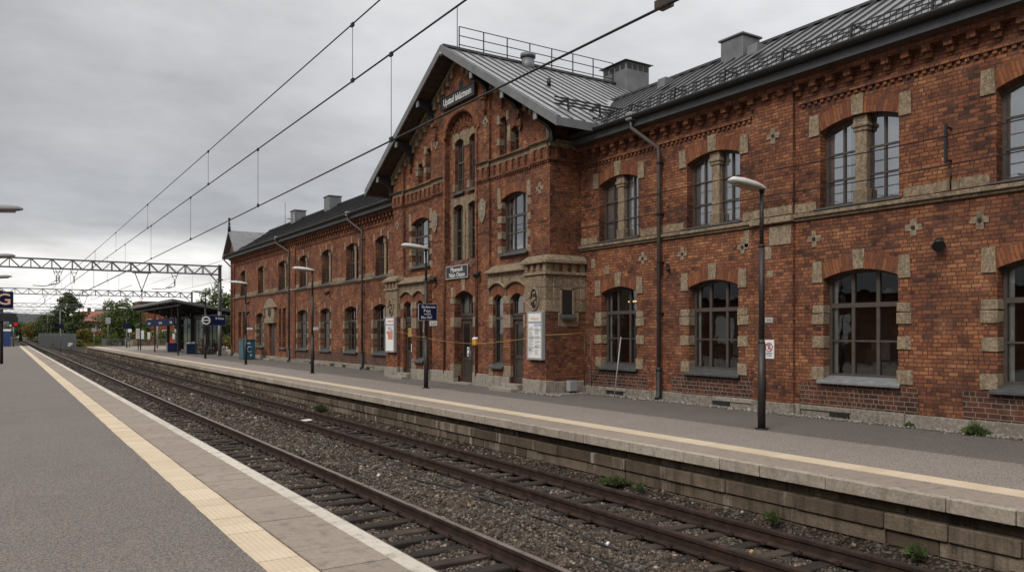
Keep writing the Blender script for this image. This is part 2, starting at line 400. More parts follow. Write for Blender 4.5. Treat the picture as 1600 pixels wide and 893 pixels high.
def leafmat(name,stops,scale=.5):
    m=M(name); t=NT(m); isl=t.n('ShaderNodeNewGeometry').outputs['Random Per Island']; p=t.pos()
    n=t.noise(p,scale,3,.6)
    c=t.ramp(t.math('ADD',t.math('MULTIPLY',isl,.5),t.math('MULTIPLY',n,.5)),stops)
    pr=t.out(c,.7,None,0,.25); return m
m_leafd=leafmat('dark_foliage',[(.2,(.026,.04,.014)),(.5,(.052,.074,.024)),(.8,(.095,.118,.036))])
m_leafm=leafmat('green_foliage',[(.2,(.036,.056,.016)),(.5,(.072,.105,.028)),(.8,(.13,.16,.042))])
m_leafy=leafmat('autumn_foliage',[(.2,(.06,.06,.014)),(.5,(.13,.115,.022)),(.8,(.24,.15,.03))])
m_weed=leafmat('weed_leaf',[(.2,(.03,.042,.014)),(.5,(.05,.074,.022)),(.8,(.10,.12,.04))],3)
m_ground=asphalt('field_ground',(.06,.065,.03),(.10,.095,.05),(.14,.13,.08))
m_hill=leafmat('haze_tinted_hill',[(.2,(.028,.04,.042)),(.8,(.06,.075,.07))],.02)  # blue of distance haze mixed into the foliage colour

# ------------------------------------------------------------------ camera, world, light
cam=bpy.data.cameras.new('camera'); co=bpy.data.objects.new('camera',cam); COL.objects.link(co); sc.camera=co
cam.sensor_width=36; cam.lens=1230/1600*36; cam.shift_y=(518-446.5)/1600; cam.clip_end=9000; cam.clip_start=.05
co.location=(0,0,2.3); co.rotation_euler=(R(90),0,-math.atan(795/1230))

w=bpy.data.worlds.new('World'); sc.world=w; w.use_nodes=True
t=NT(w); g=t.n('ShaderNodeTexCoord').outputs['Generated']
d=t.n('ShaderNodeVectorMath',operation='NORMALIZE',inp={0:g}).outputs[0]; s=t.sep(d)
zc=t.math('MAXIMUM',s[2],0.)
inv=t.math('DIVIDE',1.,t.math('ADD',zc,.16))
pl=t.comb(t.math('MULTIPLY',s[0],inv),t.math('MULTIPLY',s[1],inv),0.)
n1=t.noise(t.n('ShaderNodeVectorMath',operation='MULTIPLY',inp={0:pl,1:(1.,1.,1.)}).outputs[0],.55,6,.55)
n2=t.noise(pl,1.5,5,.6)
nz=t.math('ADD',t.math('MULTIPLY',n1,.7),t.math('MULTIPLY',n2,.3))
base=t.ramp(zc,[(0,(.62,.63,.65)),(.03,(.80,.79,.77)),(.085,(.80,.785,.77)),(.12,(.40,.405,.42)),(.16,(.345,.35,.365)),(.25,(.37,.37,.38)),(.40,(.50,.50,.505)),(.55,(.85,.85,.85)),(1,(1.45,1.45,1.45))])
az=t.math('ADD',t.math('MULTIPLY',s[0],.78),t.math('MULTIPLY',s[1],.3))   # brighter towards the south-east
azf=t.maprange(az,.1,.95,.86,1.45)
cl=t.math('MULTIPLY',t.maprange(nz,.37,.63,.64,1.30),azf)
colr=t.mix(1.,base,t.n('ShaderNodeCombineColor',inp={0:cl,1:cl,2:cl}).outputs[0],'MULTIPLY')
SUN_EL,SUN_AZ=R(42),R(250)      # soft sun behind cloud, from behind the camera's left
sky=t.n('ShaderNodeTexSky',sky_type='NISHITA'); sky.sun_disc=False; sky.sun_elevation=SUN_EL; sky.sun_rotation=SUN_AZ
b1=t.n('ShaderNodeBackground',inp={0:sky.outputs[0],1:.08}).outputs[0]
b2=t.n('ShaderNodeBackground',inp={0:colr,1:1.0}).outputs[0]
ad=t.n('ShaderNodeMixShader',inp={0:.93,1:b1,2:b2}).outputs[0]   # thick cloud over the clear sky
t.n('ShaderNodeOutputWorld',inp={0:ad})
sl=bpy.data.lights.new('sun','SUN'); sl.energy=1.5; sl.angle=R(22); sl.color=(1,.95,.88)
so=bpy.data.objects.new('sun',sl); COL.objects.link(so)
sd=Vector((math.sin(SUN_AZ)*math.cos(SUN_EL),math.cos(SUN_AZ)*math.cos(SUN_EL),math.sin(SUN_EL)))
so.rotation_euler=sd.to_track_quat('Z','Y').to_euler(); so.location=(0,0,40)
sc.render.engine='CYCLES'; sc.cycles.use_denoising=True; sc.cycles.max_bounces=6; sc.cycles.transparent_max_bounces=12
sc.cycles.caustics_reflective=False; sc.cycles.caustics_refractive=False
vs=sc.view_settings; sc.display_settings.display_device='sRGB'; vs.view_transform='Standard'; vs.look='None'; vs.gamma=1; vs.use_curve_mapping=False
vs.exposure=0.36
# ================================================================== GROUND, PLATFORMS, TRACK
rng=np.random.default_rng(3)
g=MB()
for i in range(-4,12):
    for j in range(-4,12): g.poly([(i*600,j*600,-1.32),(i*600+600,j*600,-1.32),(i*600+600,j*600+600,-1.32),(i*600,j*600+600,-1.32)])
tag(g.build('ground',m_ground),'flat dull green ground reaching to the horizon','ground',None,'structure')
E1=3.506; LIP=10.96; RT=-.91
def bedz(x,y):
    z=-1.205+.03*np.sin(x*3.1+y*.7)*np.sin(y*1.3)+.018*np.sin(x*7.3+y*2.9)
    mid=np.exp(-((x-7.75)/.75)**2)*.11
    wall=np.clip((x-10.66)/.55,0,1)*.30
    edge=np.clip((4.35-x)/.8,0,1)*.08
    trk=(np.exp(-((x-5.61)/.95)**4)+np.exp(-((x-9.77)/.95)**4))*-.012
    return z+mid+wall+edge+trk
def bed(x0,x1,y0,y1,nx,ny):
    xs=np.linspace(x0,x1,nx); ys=np.linspace(y0,y1,ny); X,Y=np.meshgrid(xs,ys); Z=bedz(X,Y)
    v=np.stack([X,Y,Z],-1).reshape(-1,3).tolist()
    f=[(j*nx+i,j*nx+i+1,(j+1)*nx+i+1,(j+1)*nx+i) for j in range(ny-1) for i in range(nx-1)]
    return v,f
b=MB(); b.idx(*bed(3.4,11.3,-4,60,54,330),True); b.idx(*bed(3.4,11.3,60,140,20,60),True)
b.idx(*bed(.2,13.5,140,480,14,60),True)
tag(b.build('ballast_bed',m_gravel),'brown grey stone ballast bed under both tracks','ballast',None,'structure')
# loose stones: nobody could count them
def stones(N,xy,zf,smin,smax,name,mat,label,cat):
    base=np.array([(-1,-1,-1),(1,-1,-1),(1,1,-1),(-1,1,-1),(-1,-1,1),(1,-1,1),(1,1,1),(-1,1,1)],float)
    P=np.repeat(base[None],N,0)+rng.uniform(-.45,.45,(N,8,3))
    P[:,4:,:2]*=rng.uniform(.45,.9,(N,1,1))
    sz=rng.uniform(smin,smax,N)*np.where(rng.random(N)<.12,1.35,1.); sz=sz*xy[:,2]
    P*=np.stack([sz*rng.uniform(.7,1.3,N),sz*rng.uniform(.7,1.3,N),sz*rng.uniform(.45,.85,N)],-1)[:,None,:]
    a=rng.uniform(0,6.28,N); tl=rng.uniform(-.7,.7,N)
    ca,sa=np.cos(a)[:,None],np.sin(a)[:,None]; ct,st=np.cos(tl)[:,None],np.sin(tl)[:,None]
    x,y,z=P[...,0].copy(),P[...,1].copy(),P[...,2].copy()
    y,z=y*ct-z*st,y*st+z*ct
    x,y=x*ca-y*sa,x*sa+y*ca
    zz=zf(xy[:,0],xy[:,1])+sz*rng.uniform(-.1,.55,N)
    V=np.stack([x+xy[:,0,None],y+xy[:,1,None],z+zz[:,None]],-1).reshape(-1,3)
    q=np.array([(0,3,2,1),(4,5,6,7),(0,1,5,4),(1,2,6,5),(2,3,7,6),(3,0,4,7)])
    F=(q[None]+(np.arange(N)*8)[:,None,None]).reshape(-1)
    me=bpy.data.meshes.new(name); me.vertices.add(N*8); me.vertices.foreach_set('co',V.reshape(-1))
    me.loops.add(N*24); me.loops.foreach_set('vertex_index',F); me.polygons.add(N*6)
    me.polygons.foreach_set('loop_start',np.arange(0,N*24,4)); me.update(calc_edges=True); me.validate()
    o=bpy.data.objects.new(name,me); COL.objects.link(o); me.materials.append(mat)
    return tag(o,label,cat,None,'stuff')
rails_x=(4.86,6.36,9.06,10.48)
def scatter(y0,y1,dens,k):
    n=int((y1-y0)*7.75*dens); x=rng.uniform(3.45,11.24,n); y=rng.uniform(y0,y1,n)
    near=np.min(np.abs(x[:,None]-np.array(rails_x)[None]),1); ok=near>.09
    return np.stack([x[ok],y[ok],np.full(ok.sum(),k)],-1)
xy=np.concatenate([scatter(2.5,11,820,.72),scatter(11,18,560,.8),scatter(18,28,300,.98),scatter(28,45,130,1.3),scatter(45,75,40,1.7),scatter(75,135,10,2.2)])
inslp=((xy[:,0]>4.2)&(xy[:,0]<7.1))|((xy[:,0]>8.3)&(xy[:,0]<11.2))
ph=((xy[:,1]-3.-np.where(xy[:,0]>8,.3,0.))/.68)%1.0; on=inslp&((ph<.22)|(ph>.78)); keep=~on|(rng.random(len(xy))<.13)
xy=xy[keep]
stones(len(xy),xy,bedz,.021,.041,'ballast_stones',m_peb,'loose grey brown ballast stones lying around the sleepers','ballast')
n=5200; xy=np.stack([18.5-np.abs(rng.normal(0,.2,n)),rng.uniform(2,38,n),np.ones(n)],-1)
xy=xy[(xy[:,1]<23.4)|(xy[:,1]>38.2)]
xy2=np.stack([16.7-np.abs(rng.normal(0,.15,700)),rng.uniform(22.6,25.3,700),np.ones(700)],-1)
xy3=np.stack([rng.uniform(16.6,18.4,900),23.5-np.abs(rng.normal(0,.25,900)),np.ones(900)],-1)
xy=np.concatenate([xy,xy2,xy3])
stones(len(xy),xy,lambda x,y:np.full(len(x),.012),.016,.032,'wall_foot_gravel',m_peb2,'strip of pale gravel along the foot of the brick wall','gravel')

# near platform
P=empty('platform',(0,0,0),'grey asphalt platform in the foreground with a pale edge and cream tactile strip','platform',None,'structure')
q=MB(); q.poly([(-16,-8,0),(2.126,-8,0),(2.126,151,0),(-16,151,0)]); q.build('asphalt_surface',m_asph,P)
q=MB(); y=-8.
while y<150.3:
    L=.42 if y<42 else 2.52; e=random.uniform(-.006,.006); q.box(2.126+e,2.545+e*.6,y+.0025,y+L-.0025,-.05,.006+random.uniform(-.0015,.0025)); y+=L
q.build('tactile_strip',m_tact,P)
q=MB(); y=-7.6
while y<150:
    L=.75 if y<60 else 3.; q.box(2.582,3.305,y+.009,y+L-.009,-.08,.0+random.uniform(-.001,.003)); y+=L
q.build('paving_slabs',m_slab,P,.004)
q=MB(); y=-7.5
while y<150:
    L=1.5; q.box(3.312,E1,y+.005,y+L-.005,-.2,.004+random.uniform(-.001,.002)); y+=L
q.build('edge_stones',m_edge,P,.012)
q=MB(); q.box(2.5,3.32,-8,150.9,-1.3,-.085); q.box(-16,2.3,150.4,150.9,-1.3,-.01); q.box(2.1,2.6,-8,150.8,-.1,-.012); q.build('retaining_wall',m_wallstone,P)
# far platform
P2=empty('platform',(11,0,0),'grey asphalt platform in front of the brick station with a stone block wall','platform',None,'structure')
YE=139.
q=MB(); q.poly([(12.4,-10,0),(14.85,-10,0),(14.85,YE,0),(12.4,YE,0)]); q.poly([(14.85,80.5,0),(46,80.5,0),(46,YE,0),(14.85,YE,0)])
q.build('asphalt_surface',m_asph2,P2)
q=MB(); q.poly([(14.85,-10,.0),(18.7,-10,.0),(18.7,80.5,.0),(14.85,80.5,.0)]); q.build('old_asphalt_surface',m_asphd,P2)
q=MB()
for x0,x1 in ((14.79,14.87),):
    y=-9
    while y<79:
        L=random.uniform(1.2,4.); q.box(x0+random.uniform(-.02,.02),x1,y,y+L,-.02,.004); y+=L+random.uniform(0,.6)
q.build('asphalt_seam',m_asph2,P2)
q=MB(); q.box(11.9,12.395,-10,YE,-.05,.006); q.build('tactile_strip',m_tact,P2)
q=MB(); y=-9.6
while y<YE-1:
    L=1.45 if y<60 else 3.; q.box(11.125,11.885,y+.004,y+L-.004,-.08,random.uniform(-.002,.002)); y+=L
q.build('paving_slabs',m_slab,P2,.004)
q=MB(); y=-9.
while y<YE-.3:
    L=min(random.choice([1.3,1.55,1.9,.9]),YE-y); q.box(LIP+random.uniform(-.008,.008),11.11,y+.007,y+L-.007,-.205,.004+random.uniform(-.004,.004)); y+=L
q.build('edge_stones',m_lip,P2,.012)
q=MB()
for (xf,z0,z1,ls) in ((11.21,-.40,-.215,(1.1,1.6,.9)),(11.09,-.655,-.405,(1.2,1.55,.95,1.8)),(11.15,-.90,-.66,(.8,1.3,1.7)),(11.17,-1.25,-.905,(1.5,1.9))):
    y=-9.
    while y<YE-.2:
        L=min(random.choice(ls),YE-y); q.box(xf+random.uniform(-.018,.018),11.6,y+.006,y+L-.006,z0+.004,z1-.004); y+=L
q.build('retaining_wall',m_wallstone,P2,.016)
q=MB(); q.box(11.24,11.7,-9,YE,-1.25,-.09); q.box(11.3,46,YE,YE+.3,-1.3,-.01)
q.hexa([(11.0,YE+5,-1.1),(13.2,YE+5,-1.1),(13.2,YE+5.0,-1.3),(11.0,YE+5.0,-1.3)],[(11.0,YE,-.01),(13.2,YE,-.01),(13.2,YE,-1.3),(11.0,YE,-1.3)])
q.build('wall_core',m_wallstone,P2)

# tracks
def rail_mesh(mb,top,x,y0,y1):
    prof=[(-.10,RT-.235),(.10,RT-.235),(.10,RT-.212),(.022,RT-.18),(.022,RT-.075),(.052,RT-.058),(.052,RT-.012),(.046,RT-.004),(-.046,RT-.004),(-.052,RT-.012),(-.052,RT-.058),(-.022,RT-.075),(-.022,RT-.18),(-.10,RT-.212)]
    mb.prism([(x+a,b) for a,b in prof],'y',y0,y1)
    top.box(x-.046,x+.046,y0,y1,RT-.004,RT+.001)
first_sl=None
def track(xa,xb,label,off):
    global first_sl
    T=empty('railway_track',((xa+xb)/2,3,RT-.235),label,'railway track')
    for x in (xa,xb):
        a=MB(); b=MB(); rail_mesh(a,b,x,-3,470); r=a.build('rail',m_rail,T); b.build('running_face',m_railtop if x<8 else m_rail,r)
        fb=MB(); y=-2.66+off
        while y<45:
            for sd in (-1,1):
                fb.box(x+sd*.06,x+sd*.15,y-.045,y+.045,RT-.235,RT-.19); fb.tube([(x+sd*.11,y,RT-.2),(x+sd*.11,y,RT-.155)],.017,6)
            y+=.68
        fb.build('rail_fastening',m_rail,r)
    for i in range(100):
        if first_sl is None:
            q=MB(); q.box(-1.22,1.22,-.125,.125,-.16,.0)
            ob=q.build('sleeper',m_sleeper,None,.018); first_sl=ob
        else:
            ob=first_sl.copy(); COL.objects.link(ob)
        ob.parent=T; ob.location=(random.uniform(-.06,.06),i*.68+off+random.uniform(-.03,.03),-.005+random.uniform(-.02,.012)); ob.rotation_euler=(random.uniform(-.03,.03),random.uniform(-.008,.008),random.uniform(-.02,.02)); ob.scale=(random.uniform(.93,1.05),random.uniform(.82,1.08),1)
    q=MB(); y=3+100*.68+off
    while y<460:
        cx=(xa+xb)/2; q.box(cx-1.22,cx+1.22,y-.12,y+.12,RT-.40,RT-.24); y+=.7 if y<150 else 1.4
    s=q.build('sleeper_row',m_sleeper,T); s['kind']='stuff'
    return T
track(4.86,6.36,'rusty railway track nearest the foreground platform with one bright rail',0.)
track(9.06,10.48,'rusty railway track beside the stone wall of the station platform',.3)
# far siding seen beyond the far platform's end
q=MB(); qq=MB(); T3=empty('railway_track',(13.3,300,-1.08),'far siding curving in beyond the end of the station platform','railway track')
for x in (12.1,13.5): rail_mesh(q,qq,x,150,470)
q.build('rail',m_rail,T3); s=MB(); y=150
while y<460: s.box(11.6,14.0,y-.12,y+.12,RT-.40,RT-.24); y+=1.4
s=s.build('sleeper_row',m_sleeper,T3); s['kind']='stuff'

# things lying on the ballast
def hose(name,pts,r,label):
    q=MB(); q.tube(pts,r,6); o=q.build(name,m_rubber); return tag(o,label,'cable')
pts=[(8.05+.14*math.sin(y*.6)-.25*(y>16)*min(1,(y-16)/6),y,float(bedz(np.array(7.9),np.array(y)))+.035) for y in np.arange(9,24,.5)]
hose('cable',pts,.022,'long black cable lying on the ballast between the two tracks')
pts=[(7.35+.1*math.sin(y*.9),y,float(bedz(np.array(7.4),np.array(y)))+.035) for y in np.arange(4.5,10.5,.4)]
hose('cable',pts,.02,'short black cable lying on ballast close to the bright rail')
def litter(x,y,sx,sy,mat,label,nm='litter_scrap',cat='litter'):
    q=MB(); z=float(bedz(np.array(x),np.array(y)))+.06
    q.hexa([(x-sx,y-sy,z),(x+sx,y-sy*.8,z+.02),(x+sx*.9,y+sy,z),(x-sx*.9,y+sy,z+.015)],[(x-sx,y-sy,z+.05),(x+sx,y-sy*.8,z+.06),(x+sx*.9,y+sy,z+.07),(x-sx*.9,y+sy,z+.045)])
    tag(q.build(nm,mat,None,.01),label,cat)
litter(9.76,29.7,.22,.14,m_white,'flat white litter scrap lying between the rails of the station track')
litter(8.0,9.6,.03,.025,m_white,'small white litter scrap beside the black cable')
litter(9.7,8.2,.035,.03,m_tape,'small yellowish leaf scrap between the rails of the station track')
litter(7.3,17,.035,.03,m_white,'tiny white scrap on the ballast heap between the tracks')

# weeds
def weed(x,y,z,n,h,spread,label,mat=m_weed,flower=False):
    q=MB(); rr=random.Random(int(x*97+y*31))
    for i in range(n):
        a=rr.uniform(0,6.28); r=spread*math.sqrt(rr.random()); bx,by=x+r*math.cos(a)*.6,y+r*math.sin(a)*.6
        hh=h*rr.uniform(.5,1.)*(1.15-r/spread*.6); tx=bx+rr.uniform(-.5,.5)*spread*.8; ty=by+rr.uniform(-.5,.5)*spread*.8
        w_=rr.uniform(.006,.014); ax=rr.uniform(0,3.14); dx,dy=math.cos(ax)*w_,math.sin(ax)*w_
        mx,my=(bx+tx)/2,(by+ty)/2
        q.poly([(bx-dx,by-dy,z),(bx+dx,by+dy,z),(mx+dx*.9,my+dy*.9,z+hh*.6),(mx-dx*.9,my-dy*.9,z+hh*.6)])
        q.poly([(mx-dx*.9,my-dy*.9,z+hh*.6),(mx+dx*.9,my+dy*.9,z+hh*.6),(tx,ty,z+hh)])
        if i%2==0:
            s=rr.uniform(.02,.04); q.poly([(mx,my,z+hh*.5),(mx+s*2*math.cos(a),my+s*2*math.sin(a),z+hh*.55+s),(mx+s*3.4*math.cos(a),my+s*3.4*math.sin(a),z+hh*.5),(mx+s*2*math.cos(a+.5),my+s*2*math.sin(a+.5),z+hh*.5-s*.4)])
    o=q.build('weed',mat); tag(o,label,'weed',None)
    return o
weed(10.98,12.9,-.93,330,.2,.42,'bright green tuft of grass spread at the foot of the platform wall')
weed(11.0,31.5,-.92,160,.35,.4,'green tuft by the platform wall in front of the blue sign post')
weed(10.93,6.3,-.92,110,.3,.16,'yellow flowering weed against the platform wall nearest the camera')
weed(10.95,8.8,-.93,34,.42,.16,'thin dry grass stalks against the platform wall')
weed(10.95,12.1,-.92,22,.3,.12,'thin sprig of grass beside the bright green tuft')
weed(18.15,9.1,0,240,.36,.3,'dark leafy weed growing at the brick wall foot below the rightmost window')
q=MB(); rr=random.Random(77)
for i in range(900):
    if rr.random()<.5: x=11.0-abs(rr.gauss(0,.07)); y=rr.uniform(5,60); z=-.93
    else: x=18.42-abs(rr.gauss(0,.12)); y=rr.choice([rr.uniform(6,23),rr.uniform(39,60)]); z=0.
    if math.sin(y*1.7)+math.sin(y*.63)<.55: continue
    for k in range(rr.randint(2,6)):
        a=rr.uniform(0,6.28); h=rr.uniform(.05,.22); s=.006; dx,dy=math.cos(a)*h*.5,math.sin(a)*h*.5
        q.poly([(x-s,y-s,z),(x+s,y+s,z),(x+dx,y+dy,z+h)])
tag(q.build('dry_grass',m_leafy),'sparse dry grass blades in the joints at the foot of the walls','grass',None,'stuff')
weed(18.3,10.7,0,40,.2,.08,'small green weed sprig at the foot of the brick wall')
# ================================================================== STATION BUILDING
W=18.56; F=17.08
B=empty('station_building',(18.56,30,0),'long two storey red brick railway station with a tall gabled centre and grey metal roofs','station building')
def arch_z(o,y):
    c=(o['y0']+o['y1'])/2; h=(o['y1']-o['y0'])/2; t_=max(-1,min(1,(y-c)/h))
    k=math.sqrt(max(0,1-t_*t_)) if o.get('e') else 1-t_*t_
    return o['z1']+(o['z2']-o['z1'])*k
def op(y0,y1,z0,z1,z2=None,e=False,n=10): return dict(y0=y0,y1=y1,z0=z0,z1=z1,z2=z1 if z2 is None else z2,e=e,n=n if z2 is not None else 1)
def ysamples(o):
    n=o['n']
    if o.get('e'): return [ (o['y0']+o['y1'])/2-(o['y1']-o['y0'])/2*math.cos(math.pi*i/(2*n)) for i in range(2*n+1)]
    return [o['y0']+(o['y1']-o['y0'])*i/n for i in range(n+1)]
def wallx(mb,X,ya,yb,zb,top,ops=(),depth=.3,breaks=(),reveal=True):
    tf=top if callable(top) else (lambda y:top)
    bp={ya,yb}|{b for b in breaks if ya<b<yb}
    for o in ops:
        for y in ysamples(o):
            if ya<y<yb: bp.add(round(y,5))
    bp=sorted(bp)
    for a,b in zip(bp,bp[1:]):
        if b-a<1e-5: continue
        m=(a+b)/2; lo=[zb,zb]
        for o in sorted([o for o in ops if o['y0']<m<o['y1']],key=lambda o:o['z0']):
            oz=o['z0']-o.get('drop',0)
            if oz>zb+1e-6: mb.poly([(X,a,lo[0]),(X,a,oz),(X,b,oz),(X,b,lo[1])])
            lo=[arch_z(o,a),arch_z(o,b)]
        mb.poly([(X,a,lo[0]),(X,a,tf(a)),(X,b,tf(b)),(X,b,lo[1])])
    if reveal:
        for o in ops:
            X2=X+depth; y0,y1,z0,z1=o['y0'],o['y1'],max(o['z0']-o.get('drop',0),zb),o['z1']
            mb.poly([(X,y0,z0),(X2,y0,z0),(X2,y0,z1),(X,y0,z1)]); mb.poly([(X,y1,z0),(X,y1,z1),(X2,y1,z1),(X2,y1,z0)])
            if o['z0']>=zb: mb.poly([(X,y0,z0),(X,y1,z0),(X2,y1,z0),(X2,y0,z0)])
            ys=ysamples(o)
            for a,b in zip(ys,ys[1:]): mb.poly([(X,a,arch_z(o,a)),(X2,a,arch_z(o,a)),(X2,b,arch_z(o,b)),(X,b,arch_z(o,b))])
def arch_ring(mb,X,o,th,proud=.006,ext=.0,uvscale=1.):
    """voussoir ring above an opening; u runs along the arc, v radially"""
    ys=ysamples(dict(o,n=max(o['n'],12))); pts=[(y,arch_z(o,y)) for y in ys]; L=0; c=(o['y0']+o['y1'])/2; h=(o['y1']-o['y0'])/2
    outer=[]
    for i,(y,z) in enumerate(pts):
        a=pts[max(i-1,0)]; b=pts[min(i+1,len(pts)-1)]; tx,tz=b[0]-a[0],b[1]-a[1]; l=math.hypot(tx,tz); nx,nz=-tz/l,tx/l
        outer.append((y+nx*th,z+nz*th))
    for i in range(len(pts)-1):
        l=math.hypot(pts[i+1][0]-pts[i][0],pts[i+1][1]-pts[i][1])
        p=[(X-proud,*pts[i]),(X-proud,*outer[i]),(X-proud,*outer[i+1]),(X-proud,*pts[i+1])]
        mb.poly(p,[(0,L),(th,L),(th,L+l),(0,L+l)]); L+=l
    # rim
    for i in range(len(pts)-1):
        mb.poly([(X-proud,*outer[i]),(X+.02,*outer[i]),(X+.02,*outer[i+1]),(X-proud,*outer[i+1])])
def frame_ring(mb,X,o,w,d):
    ys=ysamples(o); top=[(y,arch_z(o,y)) for y in ys]
    out=[(o['y0'],o['z0'])]+top+[(o['y1'],o['z0'])]
    c=(o['y0']+o['y1'])/2; k=1-2*w/(o['y1']-o['y0'])
    inn=[(c+(o['y0']-c)*k,o['z0']+w)]+[(c+(y-c)*k,z-w) for y,z in top]+[(c+(o['y1']-c)*k,o['z0']+w)]
    n=len(out)
    for i in range(n):
        j=(i+1)%n
        a,b_,c_,d_=out[i],out[j],inn[j],inn[i]
        mb.poly([(X,*a),(X,*b_),(X,*c_),(X,*d_)]); mb.poly([(X,*d_),(X,*c_),(X+d,*c_),(X+d,*d_)])
def window(o,X,depth,cols,rows,glassm=None,sill=None,curtain=0,name='window',thick=None,tube=False,parent=None,fw=.075,room=True,deco=0):
    """rows: [(z, half height)] horizontals; cols: [(fraction, half width)] uprights"""
    parent=parent or B; Xf=X+depth
    q=MB(); frame_ring(q,Xf-.05,o,fw,.07)
    for fr,hw in cols:
        y=o['y0']+(o['y1']-o['y0'])*fr; q.box(Xf-.045,Xf+.03,y-hw,y+hw,o['z0']+fw-.01,arch_z(o,y)-fw+.02)
    for z,hh in rows: q.box(Xf-(.055 if hh>.03 else .04),Xf+.028,o['y0']+fw-.01,o['y1']-fw+.01,z-hh,z+hh)
    wn=q.build(name,m_frame,parent)
    q=MB(); ys=ysamples(o)
    for a,b in zip(ys,ys[1:]): q.poly([(Xf,a,o['z0']),(Xf,a,arch_z(o,a)),(Xf,b,arch_z(o,b)),(Xf,b,o['z0'])])
    q.build('pane',glassm or m_glass,wn)
    if room:
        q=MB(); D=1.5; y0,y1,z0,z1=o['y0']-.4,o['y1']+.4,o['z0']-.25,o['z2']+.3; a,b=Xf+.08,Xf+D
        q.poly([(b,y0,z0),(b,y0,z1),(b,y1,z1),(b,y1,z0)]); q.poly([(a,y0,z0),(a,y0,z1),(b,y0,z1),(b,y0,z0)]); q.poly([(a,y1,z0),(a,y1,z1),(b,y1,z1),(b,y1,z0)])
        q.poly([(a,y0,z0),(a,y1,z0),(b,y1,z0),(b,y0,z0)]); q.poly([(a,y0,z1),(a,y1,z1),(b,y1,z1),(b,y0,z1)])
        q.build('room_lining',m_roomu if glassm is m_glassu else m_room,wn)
        if deco:
            rr=random.Random(deco); q=MB(); q.box(b-.03,b-.01,y1-1.2,y1-.65,z0+.55,z0+1.2); q.box(b-.03,b-.01,y0+.5,y0+.85,z0+1.5,z0+1.75); q.build('wall_picture',m_grey,wn)
            q=MB(); yt=(y0+y1)/2+rr.uniform(-.3,.3); q.box(Xf+.4,Xf+1.1,yt-.5,yt+.35,z0+.62,z0+.67)
            for yy in (yt-.45,yt+.3): q.box(Xf+.45,Xf+.5,yy-.03,yy+.03,z0,z0+.62)
            for yy in (yt-.75,yt+.55): q.box(Xf+.5,Xf+.9,yy-.18,yy+.18,z0+.4,z0+.45); q.box(Xf+.86,Xf+.9,yy-.18,yy+.18,z0+.45,z0+.95)
            q.build('room_furniture',m_pipe,wn)
            q=MB(); q.tube([(Xf+.8,yt,z1-.9),(Xf+.8,yt,z1-.74)],[.2,.05],12); q.build('pendant_lamp',m_white,wn)
            q=MB()
            for k in range(70):
                a_=rr.uniform(0,6.28); l=rr.uniform(.1,.3); py=o['y0']+.4+rr.uniform(-.22,.22); px=Xf+.22; pz=z0+.3+rr.uniform(0,.1); e=(px+.1*math.cos(a_),py+l*math.sin(a_)*.7,pz+l*rr.uniform(.3,1))
                q.poly([(px,py-.02,pz),(px,py+.02,pz),e])
            q.build('window_plant',m_leafm,wn)
    if curtain:
        q=MB(); wd=o['y1']-o['y0']
        def fold(ya,yb):
            n=max(4,int((yb-ya)/.05))
            for i in range(n):
                a=ya+(yb-ya)*i/n; b=ya+(yb-ya)*(i+1)/n
                q.poly([(Xf+.06+.03*(i%2),a,o['z0']),(Xf+.06+.03*(i%2),a,o['z2']),(Xf+.06+.03*((i+1)%2),b,o['z2']),(Xf+.06+.03*((i+1)%2),b,o['z0'])])
        if curtain&1: fold(o['y1']-wd*(.3 if curtain&4 else .09),o['y1'])
        if curtain&2: fold(o['y0'],o['y0']+wd*.3)
        if curtain&8: fold(o['y0']+wd*.03,o['y1']-wd*.03)
        q.build('curtain',m_curt,wn)
    if tube:
        q=MB(); q.tube([(Xf+.7,o['y0']+.25,o['z1']-.28),(Xf+.7,o['y1']-.35,o['z1']-.30)],.028,8); q.build('lit_tube',m_tube,wn)
    if sill:
        q=MB(); z=o['z0']; e=.12 if sill!='stone' else .05
        q.hexa([(X-.16,o['y0']-e,z-.13),(X-.16,o['y1']+e,z-.13),(X-.16,o['y1']+e,z-.20),(X-.16,o['y0']-e,z-.20)],[(Xf-.05,o['y0']-.0,z+.012),(Xf-.05,o['y1']+.0,z+.012),(Xf-.05,o['y1'],z-.12),(Xf-.05,o['y0'],z-.12)])
        q.build('sill',{'slate':m_slate,'zinc':m_zsill,'stone':m_stone}[sill],wn,.006)
    return wn
class Stones:
    """dressed stones of one window, each a mesh of its own"""
    def __init__(s,wn): s.wn=wn
    def add(s,name,q): q.build(name,m_stone,s.wn,.012)
    def trap(s,name,*a,**k): q=MB(); trap(q,*a,**k); s.add(name,q)
    def box(s,name,*a):
        q=MB(); q.box(*a); j=lambda: random.uniform(-.014,.014)
        q.v=[(x+random.uniform(-.006,.004),y+j(),z+j()) for x,y,z in q.v]; s.add(name,q)
def trap(q,X,yc,wb,wt,z0,z1,lean=0,proud=.032):
    q.prism([(yc-wb/2,z0),(yc+wb/2,z0),(yc+wt/2+lean,z1),(yc-wt/2+lean,z1)],'x',X-proud-random.uniform(0,.01),X+.1)
